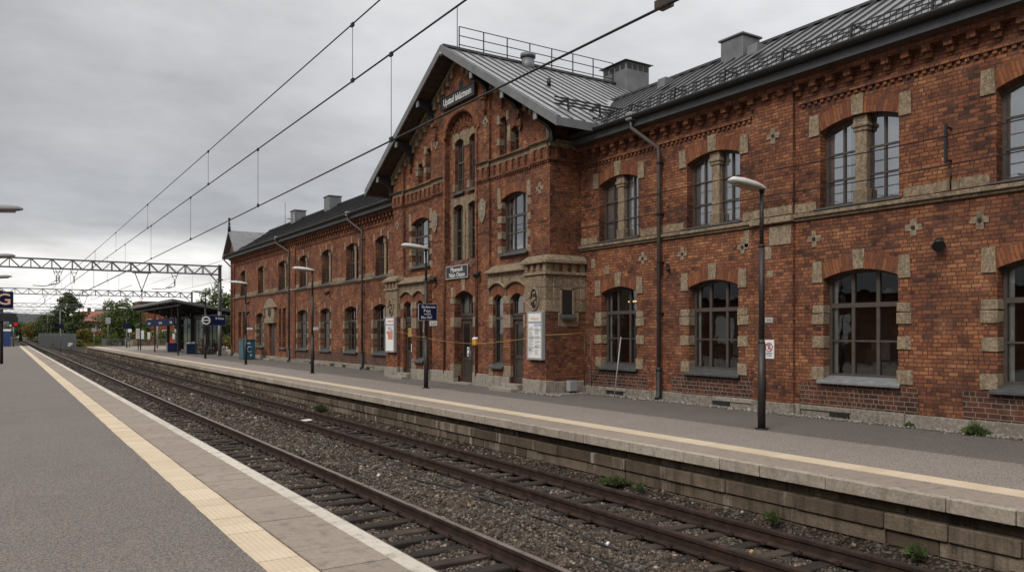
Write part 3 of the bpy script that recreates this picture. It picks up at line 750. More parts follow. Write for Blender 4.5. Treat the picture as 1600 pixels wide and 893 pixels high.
def low_dressing(wn,X,o,depth,small=False):
    q=Stones(wn); y0,y1,z1,z2=o['y0'],o['y1'],o['z1'],o['z2']; k=.72 if small else 1.
    q.trap('keystone',X,(y0+y1)/2,.26*k,.32*k,z2+.02,z2+.50*k)
    q.trap('springer_stone',X,y1+.17*k,.30*k,.26*k,z1-.08,z1+.46*k,.0); q.trap('springer_stone',X,y0-.17*k,.30*k,.26*k,z1-.08,z1+.46*k,.0)
    for zz0,zz1,wd in ((2.5,2.78,.36),(2.79,3.02,.34),(1.86,2.18,.36),(1.0,1.36,.36)):
        wd*=k*random.uniform(.9,1.1)
        q.box('quoin_stone',X-.028-random.uniform(0,.012),X+depth-.06,y1-.022,y1+wd,zz0,zz1)      # wraps into the reveal
        q.box('quoin_stone',X-.028-random.uniform(0,.012),X+depth-.06,y0-wd,y0+.022,zz0,zz1)

# ---- right wing ---------------------------------------------------------------
def up(y0,y1): return dict(op(y0,y1,5.66,7.70,7.92),drop=.1)
def lo(y0,y1): return dict(op(y0,y1,1.12,3.72,3.92),drop=.13)
RW=[(20.7,22.64),(16.18,18.22),(11.15,13.26),(6.75,8.84)]
RU=[(20.62,22.76),(16.12,18.3),(11.13,13.36),(6.72,8.86)]
DW=.32
q=MB(); wallx(q,W,-5,23.84,.28,9.5,[lo(*a) for a in RW]+[up(*a) for a in RU],DW); q.build('wall',m_brick,B)
q=MB()
for y0,y1 in RW: q.box(W-.012,W+.05,y0-.5,y1+.75,.3,.93)
q.build('plinth_brickwork',m_brickd,B)
for y0,y1 in ((14.16,15.5),(-1.,.4)): q=MB(); q.box(W-.10,W+.05,y0,y1,.28,9.16); q.build('pilaster',m_brick,B)
def plinth(ya,yb,X,z=.3,proud=.07,vents=()):
    q=MB(); y=ya
    while y<yb-.05:
        L=min(random.uniform(1.,1.7),yb-y)
        if yb-y-L<.3: L=yb-y
        v=[u for u in vents if y<=u<y+L]
        if v: k=MB(); k.box(W-.085,W+.0,max(y+.05,v[0]-.42),min(y+L-.05,v[0]+.42),.0,.165); k.build('cellar_vent',m_black,B)
        if v: q.box(X-proud+random.uniform(-.01,.01),X+.25,y+.006,y+L-.006,.17,z+random.uniform(-.01,.015)); q.box(X-.03,X+.25,y+.006,y+L-.006,-.1,.168)
        else: q.box(X-proud+random.uniform(-.012,.012),X+.25,y+.006,y+L-.006,-.1,z+random.uniform(-.01,.015))
        y+=L
    return q
def plinth_piece(q,name='granite_plinth'): return q.build(name,m_granite,B,.015)
q=plinth(-5,23.5,W,.3,.07,(12.6,16.9,21.8))
q.box(W-.17,W,14.1,15.56,-.05,.3)
plinth_piece(q)
# string course
def string(ya,yb,gaps,X=W):
    q=MB(); y=ya
    while y<yb-.05:
        L=min(random.uniform(1.3,1.9),yb-y); q.prism([(X-.14,5.50),(X-.16,5.47),(X-.16,5.43),(X-.05,5.37),(X+.05,5.37),(X+.05,5.56),(X-.05,5.56)] and [(0,0)],'x',0,0) if False else None
        q.hexa([(X-.15,y+.004,5.54),(X+.05,y+.004,5.58),(X+.05,y+.004,5.44),(X-.15,y+.004,5.44)],[(X-.15,y+L-.004,5.54),(X+.05,y+L-.004,5.58),(X+.05,y+L-.004,5.44),(X-.15,y+L-.004,5.44)])
        q.box(X-.075,X+.05,y+.003,y+L-.003,5.36,5.438); y+=L
    segs=[]; cur=ya
    for a,b in sorted(gaps):
        if a>cur: segs.append((cur,a))
        cur=b
    if cur<yb: segs.append((cur,yb))
    for a,b in segs:
        y=a
        while y<b-.02:
            L=min(random.uniform(.5,.85),b-y)
            if b-y-L<.2: L=b-y
            q.box(X-.03+random.uniform(-.012,.01),X+.05,y+.004,y+L-.004,5.582,5.83+random.uniform(-.012,.012)); y+=L
    q.build('string_course',m_stone,B,.01)
string(-5,23.84,[(a-.12,b+.12) for a,b in RU])
q=MB(); q.box(W-.26,W-.1,14.1,15.56,5.37,5.54); q.box(W-.135,W-.1,14.16,15.5,5.58,5.83); q.box(W-.135,W-.1,14.2,14.95,4.75,5.3); q.build('pilaster_stone',m_stone,B,.012)
tubes={3:True,0:True}
for i,(a,b) in enumerate(RW):
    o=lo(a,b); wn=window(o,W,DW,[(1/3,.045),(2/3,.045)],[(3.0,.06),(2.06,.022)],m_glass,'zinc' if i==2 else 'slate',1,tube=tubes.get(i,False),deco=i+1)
    low_dressing(wn,W,o,DW); q=MB(); arch_ring(q,W,o,.40); q.build('brick_arch',m_arch,wn)
for i,(a,b) in enumerate(RU):
    o=up(a,b); c=(a+b)/2-.0
    L=op(a,b,5.66,7.70,7.92)
    wn=window(L,W,DW,[(.5,.17),(.24,.028),(.76,.028)],[(6.36,.024),(7.06,.024)],m_glassu,None,8 if i<2 else 1|2|4)
    q=MB(); xs=W+.17
    q.box(xs-.05,W+DW+.04,c-.16,c+.16,5.6,7.60); q.box(xs-.09,W+DW,c-.20,c+.20,7.50,7.90); q.box(xs-.13,W+DW,c-.23,c+.23,7.60,7.71); q.box(xs-.09,W+DW,c-.20,c+.20,5.6,6.0)
    q.build('stone_mullion',m_stone,wn,.02)
    q=Stones(wn); q.trap('keystone',W,c,.30,.34,7.93,8.42); q.trap('springer_stone',W,b+.17,.30,.26,7.62,8.16); q.trap('springer_stone',W,a-.17,.30,.26,7.62,8.16)
    q=MB(); arch_ring(q,W,o,.42); q.build('brick_arch',m_arch,wn)
    q=MB(); q.hexa([(W-.17,a-.12,5.60),(W-.17,b+.12,5.60),(W-.17,b+.12,5.56),(W-.17,a-.12,5.56)],[(W+DW,a,5.70),(W+DW,b,5.70),(W+DW,b,5.58),(W+DW,a,5.58)]); q.build('sill',m_slate,wn,.006)

def cross(y,z,X,s=.4,mat=None,lab=None):
    q=MB(); a=s/6
    pts=[(-a,-3*a),(a,-3*a),(a,-a),(3*a,-a),(3*a,a),(a,a),(a,3*a),(-a,3*a),(-a,a),(-3*a,a),(-3*a,-a),(-a,-a)]
    j=lambda v:v*random.uniform(.88,1.12)
    q.prism([(y+j(p),z+j(r)) for p,r in pts],'x',X-.025,X+.05); o=q.build('cross_stone',mat or m_stone,B,.01)
    k=MB(); k.tube([(X-.028,y,z),(X-.06,y,z)],.045,8); k.build('iron_boss',m_dark,o)
for y in (16.0,13.53,10.75,9.2,18.48,20.37): cross(y+.0,4.83,W)
cross(14.82,7.88,W-.1,.42)
for y,z,w_,h_ in ((15.85,5.05,.18,.5),(15.45,4.8,0.0,0),(15.0,4.55,.22,.36),(14.95,3.95,.22,.2),(23.1,4.84,.22,.36),(22.3,4.55,.26,.3)):
    if w_: q=MB(); q.box(W-.115 if 14.2<y<15.4 else W-.025,W+.02,y-w_/2,y+w_/2,z-h_/2,z+h_/2); q.build('odd_stone',m_stone,B,.012)

# cornice of a wing
def cornice(ya,yb,X,pil,pitch,zc0,zc1,cw,steps=2):
    q=MB()
    segs=[];cur=ya
    for a,b in sorted(pil):
        if a>cur: segs.append((cur,a))
        cur=b
    segs.append((cur,yb))
    for a,b in segs:                      # dentil band between pilasters
        y=a+.02
        while y<b-.1: q.box(X-.06,X+.02,y,y+.10,8.47,8.56); y+=.2
        q.box(X-.085,X+.02,a,b,8.56,8.645)
    n=int((yb-ya)/pitch)
    for i in range(n):
        y=ya+(i+.3)*pitch
        q.box(X-.24,X+.02,y,y+cw,zc0+(zc1-zc0)*.45,zc1)
        if steps>1: q.box(X-.13,X+.02,y+.015,y+cw-.015,zc0,zc0+(zc1-zc0)*.45-.003)
    q.box(X-.26,X+.05,ya,yb,zc1+.003,zc1+.16); q.box(X-.31,X+.05,ya,yb,zc1+.163,9.5)
    return q.build('corbel_frieze',m_brick,B,.006)
cornice(-5,23.84,W,[(14.0,15.66),(-1,.4)],.52,8.80,9.08,.20)

def shed_roof(name,ya,yb,x0,z0,x1,z1,xb,mat,seam,seamat,parent=B):
    """front slope x0->x1, back slope to xb, butt ends"""
    th=.14; q=MB(); s=(z1-z0)/(x1-x0); zb=z1-(xb-x1)*s
    q.hexa([(x0,ya,z0),(x1,ya,z1),(x1,ya,z1-th),(x0,ya,z0-th)],[(x0,yb,z0),(x1,yb,z1),(x1,yb,z1-th),(x0,yb,z0-th)])
    q.hexa([(x1+.002,ya,z1),(xb,ya,zb),(xb,ya,zb-th),(x1+.002,ya,z1-th)],[(x1+.002,yb,z1),(xb,yb,zb),(xb,yb,zb-th),(x1+.002,yb,z1-th)])
    o=q.build(name,mat,parent)
    q=MB(); y=ya+.3
    while y<yb-.1:
        q.beam((x0+.02,y,z0+.03),(x1-.02,y,z1+.03),.035,.06); y+=seam
    q.beam((x1,ya,z1+.02),(x1,yb,z1+.02),.3,.08)
    o2=q.build('standing_seams',seamat,o); return o
roofR=shed_roof('roof',-5,26.5,W-.55,9.62,22.3,12.32,26.1,m_roofr,.55,m_seam)
def gutter(ya,yb,X,parent):
    q=MB(); q.prism([(X-.02,9.26),(X+.3,9.26),(X+.3,9.50),(X-.02,9.50)],'y',ya,yb); q.build('fascia',m_fasciad,parent)
    q=MB(); n=8; pr=[(X-.13+.13*math.cos(math.pi+math.pi*i/n),9.60+.13*math.sin(math.pi+math.pi*i/n)) for i in range(n+1)]
    pr+= [(X-.02,9.62),(X-.24,9.62)]
    q.prism(pr,'y',ya,yb); q.build('gutter',m_dark,parent)
gutter(-5,23.6,W-.56,roofR)
def snow_guard(ya,yb,x,z,h,parent,pitch=.16,post=2.1,mat=None):
    q=MB()
    for k in range(4): q.beam((x+.02*k,ya,z+h*(k+.3)/3.4),(x+.02*k,yb,z+h*(k+.3)/3.4),.022,.028)
    y=ya
    while y<yb: q.beam((x-.01,y,z+.02),(x+.05,y,z+h),.016,.016); y+=pitch
    y=ya+.4
    while y<yb: q.beam((x-.03,y,z-.05),(x+.05,y,z+h+.04),.05,.06); q.beam((x+.05,y,z+h),(x+.75,y,z+.42),.035,.035); y+=post
    return q.build('snow_guard',mat or m_dark,parent)
snow_guard(-5,23.2,W-.36,9.72,.42,roofR)
q=MB(); q.box(21.55,22.45,18.6,19.6,11.4,12.62); ch=q.build('chimney',m_fascia,roofR,.02)
q=MB(); q.box(21.48,22.52,18.53,19.67,12.622,12.70); q.build('chimney_cap',m_fascia,ch,.02)
q=MB()
for y,x in ((17.2,20.6),(8.5,20.2),(21.6,20.8)): q.prism([(x-.25,9.62+(x-18.01)*.63+.02),(x+.25,9.62+(x-18.01)*.63+.36),(x-.2,9.62+(x-18.01)*.63+.36)],'y',y-.2,y+.2)
q.build('roof_vent',m_fascia,roofR)

# ---- left wing ----------------------------------------------------------------
YL=78.6
LL=[(41.87,43.95),(46.58,48.65),(51.3,53.31),(56.08,58.4)]; LN=(67.6,69.85)
LU=[(41.86,43.62),(46.32,48.39),(51.03,53.0),(55.93,57.91),(60.9,63.27),(67.14,69.32),(73.18,75.24)]
slits=[(61.35,62.2),(62.55,63.15),(73.65,74.5),(75.05,76.1)]
ops=[lo(*a) for a in LL]+[lo(*LN)]+[dict(op(a,b,5.66,7.7,7.9),drop=.12) for a,b in LU]+[op(a,b,1.1,4.15) for a,b in slits]+[op(64.3,65.85,.1,3.0)]
q=MB(); wallx(q,W,37.8,YL,.28,9.5,ops,DW)
q.poly([(W,YL,.28),(W+7.5,YL,.28),(W+7.5,YL,9.6),(W,YL,9.6)])
q.build('wall',m_brick,B)
q=MB(); q.box(W-.10,W+.05,58.75,59.9,.28,9.1); q.build('pilaster',m_brick,B); q=MB(); q.box(W-.12,W+.05,77.3,YL+.02,.28,9.3); q.build('pilaster',m_brick,B)
q=plinth(37.9,YL,W,.3,.07,(44.9,48.9,51.0,55.0)); plinth_piece(q)
q=MB(); q.box(W-.012,W+.05,40.8,58.7,.3,.93); q.build('plinth_brickwork',m_brickd,B)
string(37.8,YL,[(a-.1,b+.1) for a,b in LU])
for a,b in LL+[LN]:
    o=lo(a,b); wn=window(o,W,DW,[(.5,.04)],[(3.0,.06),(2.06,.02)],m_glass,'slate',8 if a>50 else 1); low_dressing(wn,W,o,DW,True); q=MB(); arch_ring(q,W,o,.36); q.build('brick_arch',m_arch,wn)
for a,b in LU:
    o=op(a,b,5.66,7.7,7.9); c=(a+b)/2; wn=window(o,W,DW,[(.5,.12)],[(6.7,.03)],m_glassu,'slate',1|2)
    q=MB(); q.box(W+.2,W+DW+.03,c-.12,c+.12,5.6,7.6); q.box(W+.17,W+DW,c-.16,c+.16,7.5,7.88); q.build('stone_mullion',m_stone,wn,.02)
    q=Stones(wn); q.trap('keystone',W,c,.22,.26,7.92,8.3); q.trap('springer_stone',W,b+.13,.22,.2,7.6,8.06); q.trap('springer_stone',W,a-.13,.22,.2,7.6,8.06)
    q=MB(); arch_ring(q,W,o,.36); q.build('brick_arch',m_arch,wn)
for a,b in slits:
    o=op(a,b,1.1,4.15); window(o,W,DW,[],[(2.6,.04)],m_glass,'slate',0)
cornice(37.8,YL,W,[(58.6,60.0),(77.2,YL)],.5,8.66,9.12,.22)
roofL=shed_roof('roof',35.0,YL+.25,W-.55,9.62,22.3,12.32,26.1,m_roofd,.6,m_dark)
gutter(38.0,YL,W-.56,roofL); snow_guard(38.2,74.5,W-.36,9.70,.3,roofL,.5,2.5)
for y in (69.0,60.3):
    q=MB(); q.box(21.5,22.5,y-.62,y+.62,11.5,12.95); q.box(21.44,22.56,y-.68,y+.68,12.952,13.04); q.build('chimney',m_fascia,roofL,.02)
q=MB(); q.tube([(21.8,72.2,12),(21.8,72.2,14.2)],.02,6); q.build('antenna',m_dark,roofL)
q=MB(); q.beam((20.9,66.5,12.0),(20.9,68.4,12.15),.25,.05); q.beam((20.7,66.0,11.6),(20.7,66.2,12.3),.05,.05); q.build('roof_ladder',m_grey,roofL)
# end gablet
yc=77.7; hw=2.55; xg=W-.55
q=MB(); q.poly([(W-.1,yc-hw+.6,9.3),(W-.1,yc,11.5),(W-.1,yc+hw-.6,9.3)]); q.build('gablet_wall',m_brick,B)
q=MB()
for sgn in (-1,1):
    q.hexa([(xg,yc,11.95),(xg,yc+sgn*hw,9.55),(xg,yc+sgn*hw,9.4),(xg,yc,11.8)],[(22,yc,11.95),(22,yc+sgn*hw,9.55),(22,yc+sgn*hw,9.4),(22,yc,11.8)])
gr=q.build('gablet_roof',m_fascia,B)
q=MB(); q.tube([(xg+.1,yc,11.8),(xg+.1,yc,12.3),(xg+.1,yc,12.45),(xg+.1,yc,12.55),(xg+.1,yc,12.75),(xg+.1,yc,12.95)],[.16,.13,.07,.12,.06,.1],8); q.ball((xg+.1,yc,13.05),.13); q.build('finial',m_dark,gr)
q=MB(); q.box(W-.28,W+.05,63.75,66.4,3.0,3.4); q.box(W-.2,W+.05,63.9,66.25,3.4,4.3)
q.prism([(63.6,4.3),(66.55,4.3),(65.075,5.05)],'x',W-.3,W+.05); q.build('portal_stone',m_stone,B,.03)
q=MB(); q.tube([(W-.24,65.07,3.9),(W-.2,65.07,3.9)],.38,12); q.build('portal_niche',m_dark,B)
q=MB(); q.box(W+.14,W+.2,64.3,65.85,.1,3.0); q.box(W+.11,W+.14,65.02,65.13,.1,2.95); q.build('door',m_door,B)
q=MB(); q.box(W-.5,W+.3,64.2,65.95,-.02,.12); q.build('door_step',m_granite,B,.01)

# ---- centre block -------------------------------------------------------------
YC=30.8; GA=14.86; GS=.588
roofz=lambda y: GA-.34-GS*abs(y-YC)
XR=17.2; XN=17.3
door=op(29.5,31.22,.0,3.82,4.1)
niche=op(29.25,32.05,5.35,11.0,12.05,True,10)
q=MB(); wallx(q,F,28.2,33.4,.28,roofz,[door,niche],.22,[YC]); 
q.poly([(F,28.2,.28),(XR,28.2,.28),(XR,28.2,roofz(28.2)),(F,28.2,roofz(28.2))]); q.poly([(F,33.4,.28),(F,33.4,roofz(33.4)),(XR,33.4,roofz(33.4)),(XR,33.4,.28)])
mp=[op(30.78,31.66,5.5,7.92,8.03),op(29.5,30.3,5.5,7.92,8.03)]
upw=[op(30.72,31.55,8.66,10.82,10.98),op(29.42,30.22,8.66,10.82,10.98)]
wallx(q,XN,29.25,32.05,5.35,lambda y:min(12.05,arch_z(niche,y)+.02),mp+upw,.2,ysamples(niche))
rw=dict(op(25.5,27.4,5.56,7.70,7.90),drop=.12); lw=dict(op(33.86,35.86,5.6,7.68,7.88),drop=.12)
slR=[op(27.02,27.55,9.56,10.98,11.1),op(26.12,26.72,9.56,10.4,10.54)]
slL=[op(33.72,34.25,9.62,11.02,11.12),op(34.6,35.15,9.58,10.42,10.54)]
apx=op(30.38,30.78,12.62,13.3,13.42)
q2=MB(); wallx(q2,XR,25.1,28.2,.28,roofz,[rw]+slR,.28); wallx(q2,XR,33.4,36.6,.28,roofz,[lw]+slL,.28)
# corner piers
for a,b in ((23.84,25.1),(36.6,37.8)):
    wallx(q2,F,a,b,.28,roofz); 
    y=b if a<30 else a
    q2.poly([(F,25.1,.28),(F,25.1,roofz(25.1)),(XR,25.1,roofz(25.1)),(XR,25.1,.28)]) if a<30 else q2.poly([(F,36.6,.28),(XR,36.6,.28),(XR,36.6,roofz(36.6)),(F,36.6,roofz(36.6))])
q2.poly([(F,23.84,.28),(21,23.84,.28),(21,23.84,roofz(23.84)),(F,23.84,roofz(23.84))])
q2.poly([(F,37.8,.28),(F,37.8,roofz(37.8)),(21,37.8,roofz(37.8)),(21,37.8,.28)])
q.v, off = q.v, len(q.v)
q.v+=q2.v; q.f+=[tuple(i+off for i in f) for f in q2.f]; q.uv+=q2.uv; q.sm+=q2.sm
q.build('wall',m_brick,B)
# niche trim: brick roll around it and carved tympanum
q=MB()
for y in (29.19,32.11): q.tube([(F-.03,y,.4),(F-.03,y,11.0)],.07,8)
ys=ysamples(niche); q.tube([(F-.03,y,arch_z(niche,y)+.06) for y in ys],.07,8); q.build('niche_roll',m_brick,B)
q=MB(); arch_ring(q,F,niche,.32,.05); q.build('brick_arch',m_arch,B)
q=MB()
for i in range(9):
    a=math.pi*(i+.5)/9
    for r_ in (.45,.8,1.1):
        y=30.65+r_*1.1*math.cos(a); z=11.25+r_*.62*math.sin(a); q.ball((XN,y,z),.12,7,5,.5,1,1)
        q.tube([(XN-.03,y-.1,z),(XN-.06,y,z+.1),(XN-.03,y+.1,z)],.03,5)
q.build('carved_tympanum',m_arch,B)
def pair_frames(os_,X,d,rows,lint,jamb):
    for o in os_:
        wn=window(o,X,d,[(.5,.028)],rows,m_glass if o['z0']<8 else m_glassu,'slate',1 if o['z0']>8 else 0,fw=.06)
        trap_q=MB(); zt=o['z2']
        c=(o['y0']+o['y1'])/2
        pts_=[(y,arch_z(o,y)) for y in ysamples(o)]
        top=lint
        y0=o['y0']-.2 if o['y0']<30 else o['y0']-.24; y1=o['y1']+.24 if o['y0']<30 else o['y1']+.2
        poly=[(y0,o['z1']-.25),(o['y0'],o['z1']-.25)]+pts_+[(o['y1'],o['z1']-.25),(y1,o['z1']-.25),(y1,top),(y0,top)]
        # lintel as strips
        xs=ysamples(o)
        for a,b in zip(xs,xs[1:]): trap_q.hexa([(X-.03,a,arch_z(o,a)),(X-.03,b,arch_z(o,b)),(X-.03,b,top),(X-.03,a,top)],[(X+.05,a,arch_z(o,a)),(X+.05,b,arch_z(o,b)),(X+.05,b,top),(X+.05,a,top)])
        trap_q.box(X-.03,X+.05,y0,o['y0']-.002,o['z1']-.25,top); trap_q.box(X-.03,X+.05,o['y1']+.002,y1,o['z1']-.25,top)
        if jamb:
            trap_q.box(X-.032,X+d-.03,o['y1']-.02,o['y1']+.2,o['z0'],o['z1']-.255); trap_q.box(X-.032,X+d-.03,o['y0']-.2,o['y0']+.02,o['z0'],o['z1']-.255)
        else: 
            for z in (o['z0'],): trap_q.box(X-.032,X+d-.03,o['y1']-.02,o['y1']+.2,z,z+.35)
        trap_q.build('stone_dressing',m_stone,wn,.008)
pair_frames(mp,XN,.2,[(6.9,.03),(6.2,.018)],8.36,True)
pair_frames(upw,XN,.2,[(9.95,.045),(9.2,.018)],11.28,False)
for o in (rw,lw):
    wn=window(o,XR,.28,[(1/3,.032),(2/3,.032)],[(7.0,.05),(6.3,.02)],m_glassu,'slate',1|2)
    q=Stones(wn); k=1.
    q.trap('springer_stone',XR,o['y1']+.14,.26,.24,7.6,8.2); q.trap('springer_stone',XR,o['y0']-.14,.26,.24,7.6,8.2)
    for z0,z1 in ((7.35,7.6),(6.75,7.05),(6.1,6.4),(5.5,5.8)): q.box('quoin_stone',XR-.025,XR+.22,o['y1']-.02,o['y1']+.28,z0,z1); q.box('quoin_stone',XR-.025,XR+.22,o['y0']-.26,o['y0']+.02,z0-.1,z1-.1)
    q=MB(); arch_ring(q,XR,o,.38); q.build('brick_arch',m_arch,wn)
for o in slR+slL:
    wn=window(o,XR,.28,[],[(10.1,.025)],m_glass,None,0,fw=.05)
    q=Stones(wn)
    for z0,z1 in ((o['z1']-.15,o['z1']+.25),(9.98,10.25)): q.box('quoin_stone',XR-.03,XR+.24,o['y1']-.015,o['y1']+.2,z0,z1)
    q.box('springer_stone',XR-.03,XR+.06,o['y0']-.2,o['y0']+.01,o['z1']-.1,o['z1']+.3)
window(apx,F,.2,[],[],m_glass,None,0,fw=.03)if False else None
q=MB(); q.box(F-.012,F+.01,30.4,30.8,12.62+.35,13.42); q.build('attic_slit',m_dark,B)
# stone band, slots and dentils under it; breaks at the niche
def band(a,b,X):
    q=MB(); y=a
    while y<b-.02:
        L=min(random.uniform(.55,.8),b-y); q.box(X-.05,X+.1,y+.003,y+L-.003,9.21,9.40+random.uniform(-.008,.008)); y+=L
    q.hexa([(X-.2,a,9.44),(X+.1,a,9.53),(X+.1,a,9.405),(X-.16,a,9.405)],[(X-.2,b,9.44),(X+.1,b,9.53),(X+.1,b,9.405),(X-.16,b,9.405)])
    return q
def slots(q,a,b,X):
    y=a
    while y<b-.1: q.box(X-.09,X+.05,y,min(y+.24,b),8.78,9.207); y+=.47
    q.box(X-.10,X+.05,a,b,8.70,8.777)
    y=a
    while y<b-.05: q.box(X-.07,X+.05,y,y+.09,8.62,8.697); y+=.17
sq=MB(); bq=MB()
for a,b,X in ((23.84,25.1,F),(25.1,28.2,XR),(28.2,29.1,F),(32.2,33.4,F),(33.4,36.6,XR),(36.6,37.8,F)):
    k=band(a,b,X); o_=len(sq.v); sq.v+=k.v; sq.f+=[tuple(i+o_ for i in f) for f in k.f]; sq.uv+=k.uv; sq.sm+=k.sm
    slots(bq,a,b,X)
y=23.84
sq.box(F-.05,W+.6,y-.05,y+.1,9.213,9.40); sq.hexa([(F-.2,y-.2,9.44),(W+.6,y-.2,9.44),(W+.6,y-.16,9.407),(F-.16,y-.16,9.407)],[(F-.2,y+.1,9.53),(W+.6,y+.1,9.53),(W+.6,y+.1,9.407),(F-.16,y+.1,9.407)])
sq.box(F-.03,F+.25,23.80,24.05,9.53,10.4)
x=F+.25
while x<W: bq.box(x,x+.26,y-.09,y+.05,8.78,9.207); x+=.5
bq.box(F-.1,W,y-.10,y+.05,8.702,8.777)
sq.build('stone_band',m_stone,B,.01); bq.build('slot_frieze',m_brick,B,.006)
# corbel table under the rakes
q=MB()
for sg in (-1,1):
    u=.5
    while u<7.0:
        y=YC+sg*u; z=roofz(y)-.12; X=F if (28.2<y<33.4 or y<25.1 or y>36.6) else XR
        q.box(X-.12,X+.05,y-.11,y+.11,z-.40,z); u+=.43
    q.hexa([(F-.14,YC+sg*.0,roofz(YC)-.0),(F-.14,YC+sg*7.1,roofz(YC+7.1)),(F-.14,YC+sg*7.1,roofz(YC+7.1)-.16),(F-.14,YC,roofz(YC)-.16)],[(XR+.05,YC,roofz(YC)),(XR+.05,YC+sg*7.1,roofz(YC+7.1)),(XR+.05,YC+sg*7.1,roofz(YC+7.1)-.16),(XR+.05,YC,roofz(YC)-.16)])
q.build('rake_corbels',m_stone,B,.008)
for y,z in ((28.45,11.6),(32.95,11.4),(25.9,10.4),(35.9,10.4),(27.3,11.6)):
    X=F if 28.2<y<33.4 else XR
    q=MB(); q.box(X-.16,X+.03,y-.12,y+.12,z,z+.7); q.box(X-.24,X+.03,y-.16,y+.16,z+.45,z+.62); q.prism([(y-.1,z),(y+.1,z),(y,z-.2)],'x',X-.12,X+.03); q.build('brick_drop',m_brick,B,.01)
for y,z in ((28.45,11.15),(33.0,11.1)): cross(y,z,F,.42)
cross(24.46,7.73,F,.44); cross(37.3,7.79,F,.42)
def shield(y,z,X):
    q=MB(); pts=[(0,-.5),(.14,-.36),(.25,-.15),(.27,.12),(.3,.32),(.16,.36),(.12,.48),(-.12,.48),(-.16,.36),(-.3,.32),(-.27,.12),(-.25,-.15),(-.14,-.36)]
    q.prism([(y+p,z+r) for p,r in pts],'x',X-.07,X+.03); s=q.build('stone_shield',m_stone,B,.025)
    q=MB(); q.prism([(y+p*.6,z+r*.62) for p,r in pts],'x',X-.085,X-.06); q.ball((X-.09,y,z+.08),.09,8,6,.5,1,1.3); q.ball((X-.09,y,z-.12),.08,8,6,.5,.8,1.2); q.build('shield_relief',m_granite,s,.01)
shield(33.05,7.45,F); shield(28.68,7.42,F)

# doors
def door_leafs(o,X,double,zt):
    q=MB(); y0,y1=o['y0'],o['y1']; zb=o['z0']
    q.box(X,X+.07,y0,y1,zb,zt); m=(y0+y1)/2
    ed=[(y0+.07,m-.02),(m+.02,y1-.07)] if double else [(y0+.07,y1-.07)]
    for a,b in ed:
        q.box(X-.03,X,a,a+.11,zb+.02,zt-.06); q.box(X-.03,X,b-.11,b,zb+.02,zt-.06); q.box(X-.03,X,a+.11,b-.11,zb+.02,zb+.2); q.box(X-.03,X,a+.11,b-.11,zt-.2,zt-.06); q.box(X-.03,X,a+.11,b-.11,zb+.95,zb+1.1)
        q.box(X-.018,X,a+.2,b-.2,zb+.3,zb+.85)
    q.box(X-.07,X+.07,y0,y1,zt,zt+.14); q.box(X-.1,X+.07,y0,y1,zt+.142,zt+.2)
    d_=q.build('door',m_door,B,.006)
    g_=MB()
    for a,b in ed: g_.poly([(X-.006,a+.11,zb+1.1),(X-.006,a+.11,zt-.2),(X-.006,b-.11,zt-.2),(X-.006,b-.11,zb+1.1)])
    g_.build('pane',m_dglass,d_)
    h=MB()
    for a,b in ed[:2]:
        yy=(b-.05) if (double and a<m-.01 and b<m) else a+.05
        h.tube([(X-.03,yy,zb+1.0),(X-.1,yy,zb+1.0),(X-.1,yy,zb+1.4),(X-.03,yy,zb+1.4)],.014,6)
    h.build('handle',m_grey,d_)
    return d_
m_dglass=simple('dark_door_glass',(.02,.016,.014),.06,0,.2,3,0,.6)
d_=door_leafs(dict(door,z0=.06),F+.42,True,2.85)
q=MB(); q.box(F+.38,F+.385,30.4+.12,30.4+.32,1.2,1.62); q.build('door_notice',m_white,d_)
q=MB(); q.box(F+.375,F+.379,30.4+.16,30.4+.28,1.48,1.57); q.box(F+.375,F+.379,30.4+.16,30.4+.28,1.24,1.34); q.build('notice_print',m_ink,d_)
o=dict(door,z0=3.05); window(o,F,.42,[(.5,.03)],[],m_glass,None,1|4,'fanlight',fw=.08)
q=MB(); wallx(q,F,door['y0'],door['y1'],0,.0) if False else None
for yy,flip in ((door['y0'],1),(door['y1'],0)):
    q.poly([(F+.2,yy,0),(F+.6,yy,0),(F+.6,yy,4.0),(F+.2,yy,4.0)] if flip else [(F+.2,yy,0),(F+.2,yy,4.0),(F+.6,yy,4.0),(F+.6,yy,0)])
ys=ysamples(door)
for a,b in zip(ys,ys[1:]): q.poly([(F+.2,a,arch_z(door,a)),(F+.6,a,arch_z(door,a)),(F+.6,b,arch_z(door,b)),(F+.2,b,arch_z(door,b))])
q.build('door_reveal',m_brick,B)
q=MB(); arch_ring(q,F,door,.42); q.build('brick_arch',m_arch,B)
q=Stones(B)
q.trap('keystone',F,30.36,.28,.32,4.13,4.62)
for z0,z1 in ((3.55,3.82),(2.5,2.95),(.3,.85)):
    q.box('quoin_stone',F-.025,F+.36,31.2,31.55,z0,z1); q.box('quoin_stone',F-.025,F+.3,29.2,29.52,z0,z1)
q.box('springer_stone',F-.03,F+.1,31.24,31.5,3.84,4.3)
q=MB(); q.box(F-.25,F+.6,29.52,31.2,-.02,.055); q.build('door_step',m_granite,B,.01)
q=MB(); q.box(F-.08,F+.3,28.15,29.5,-.1,.52); q.box(F-.08,F+.3,31.22,33.45,-.1,.52); q.box(XR-.08,XR+.2,27.9,28.14,-.1,.5); q.build('granite_plinth',m_granite,B,.015)

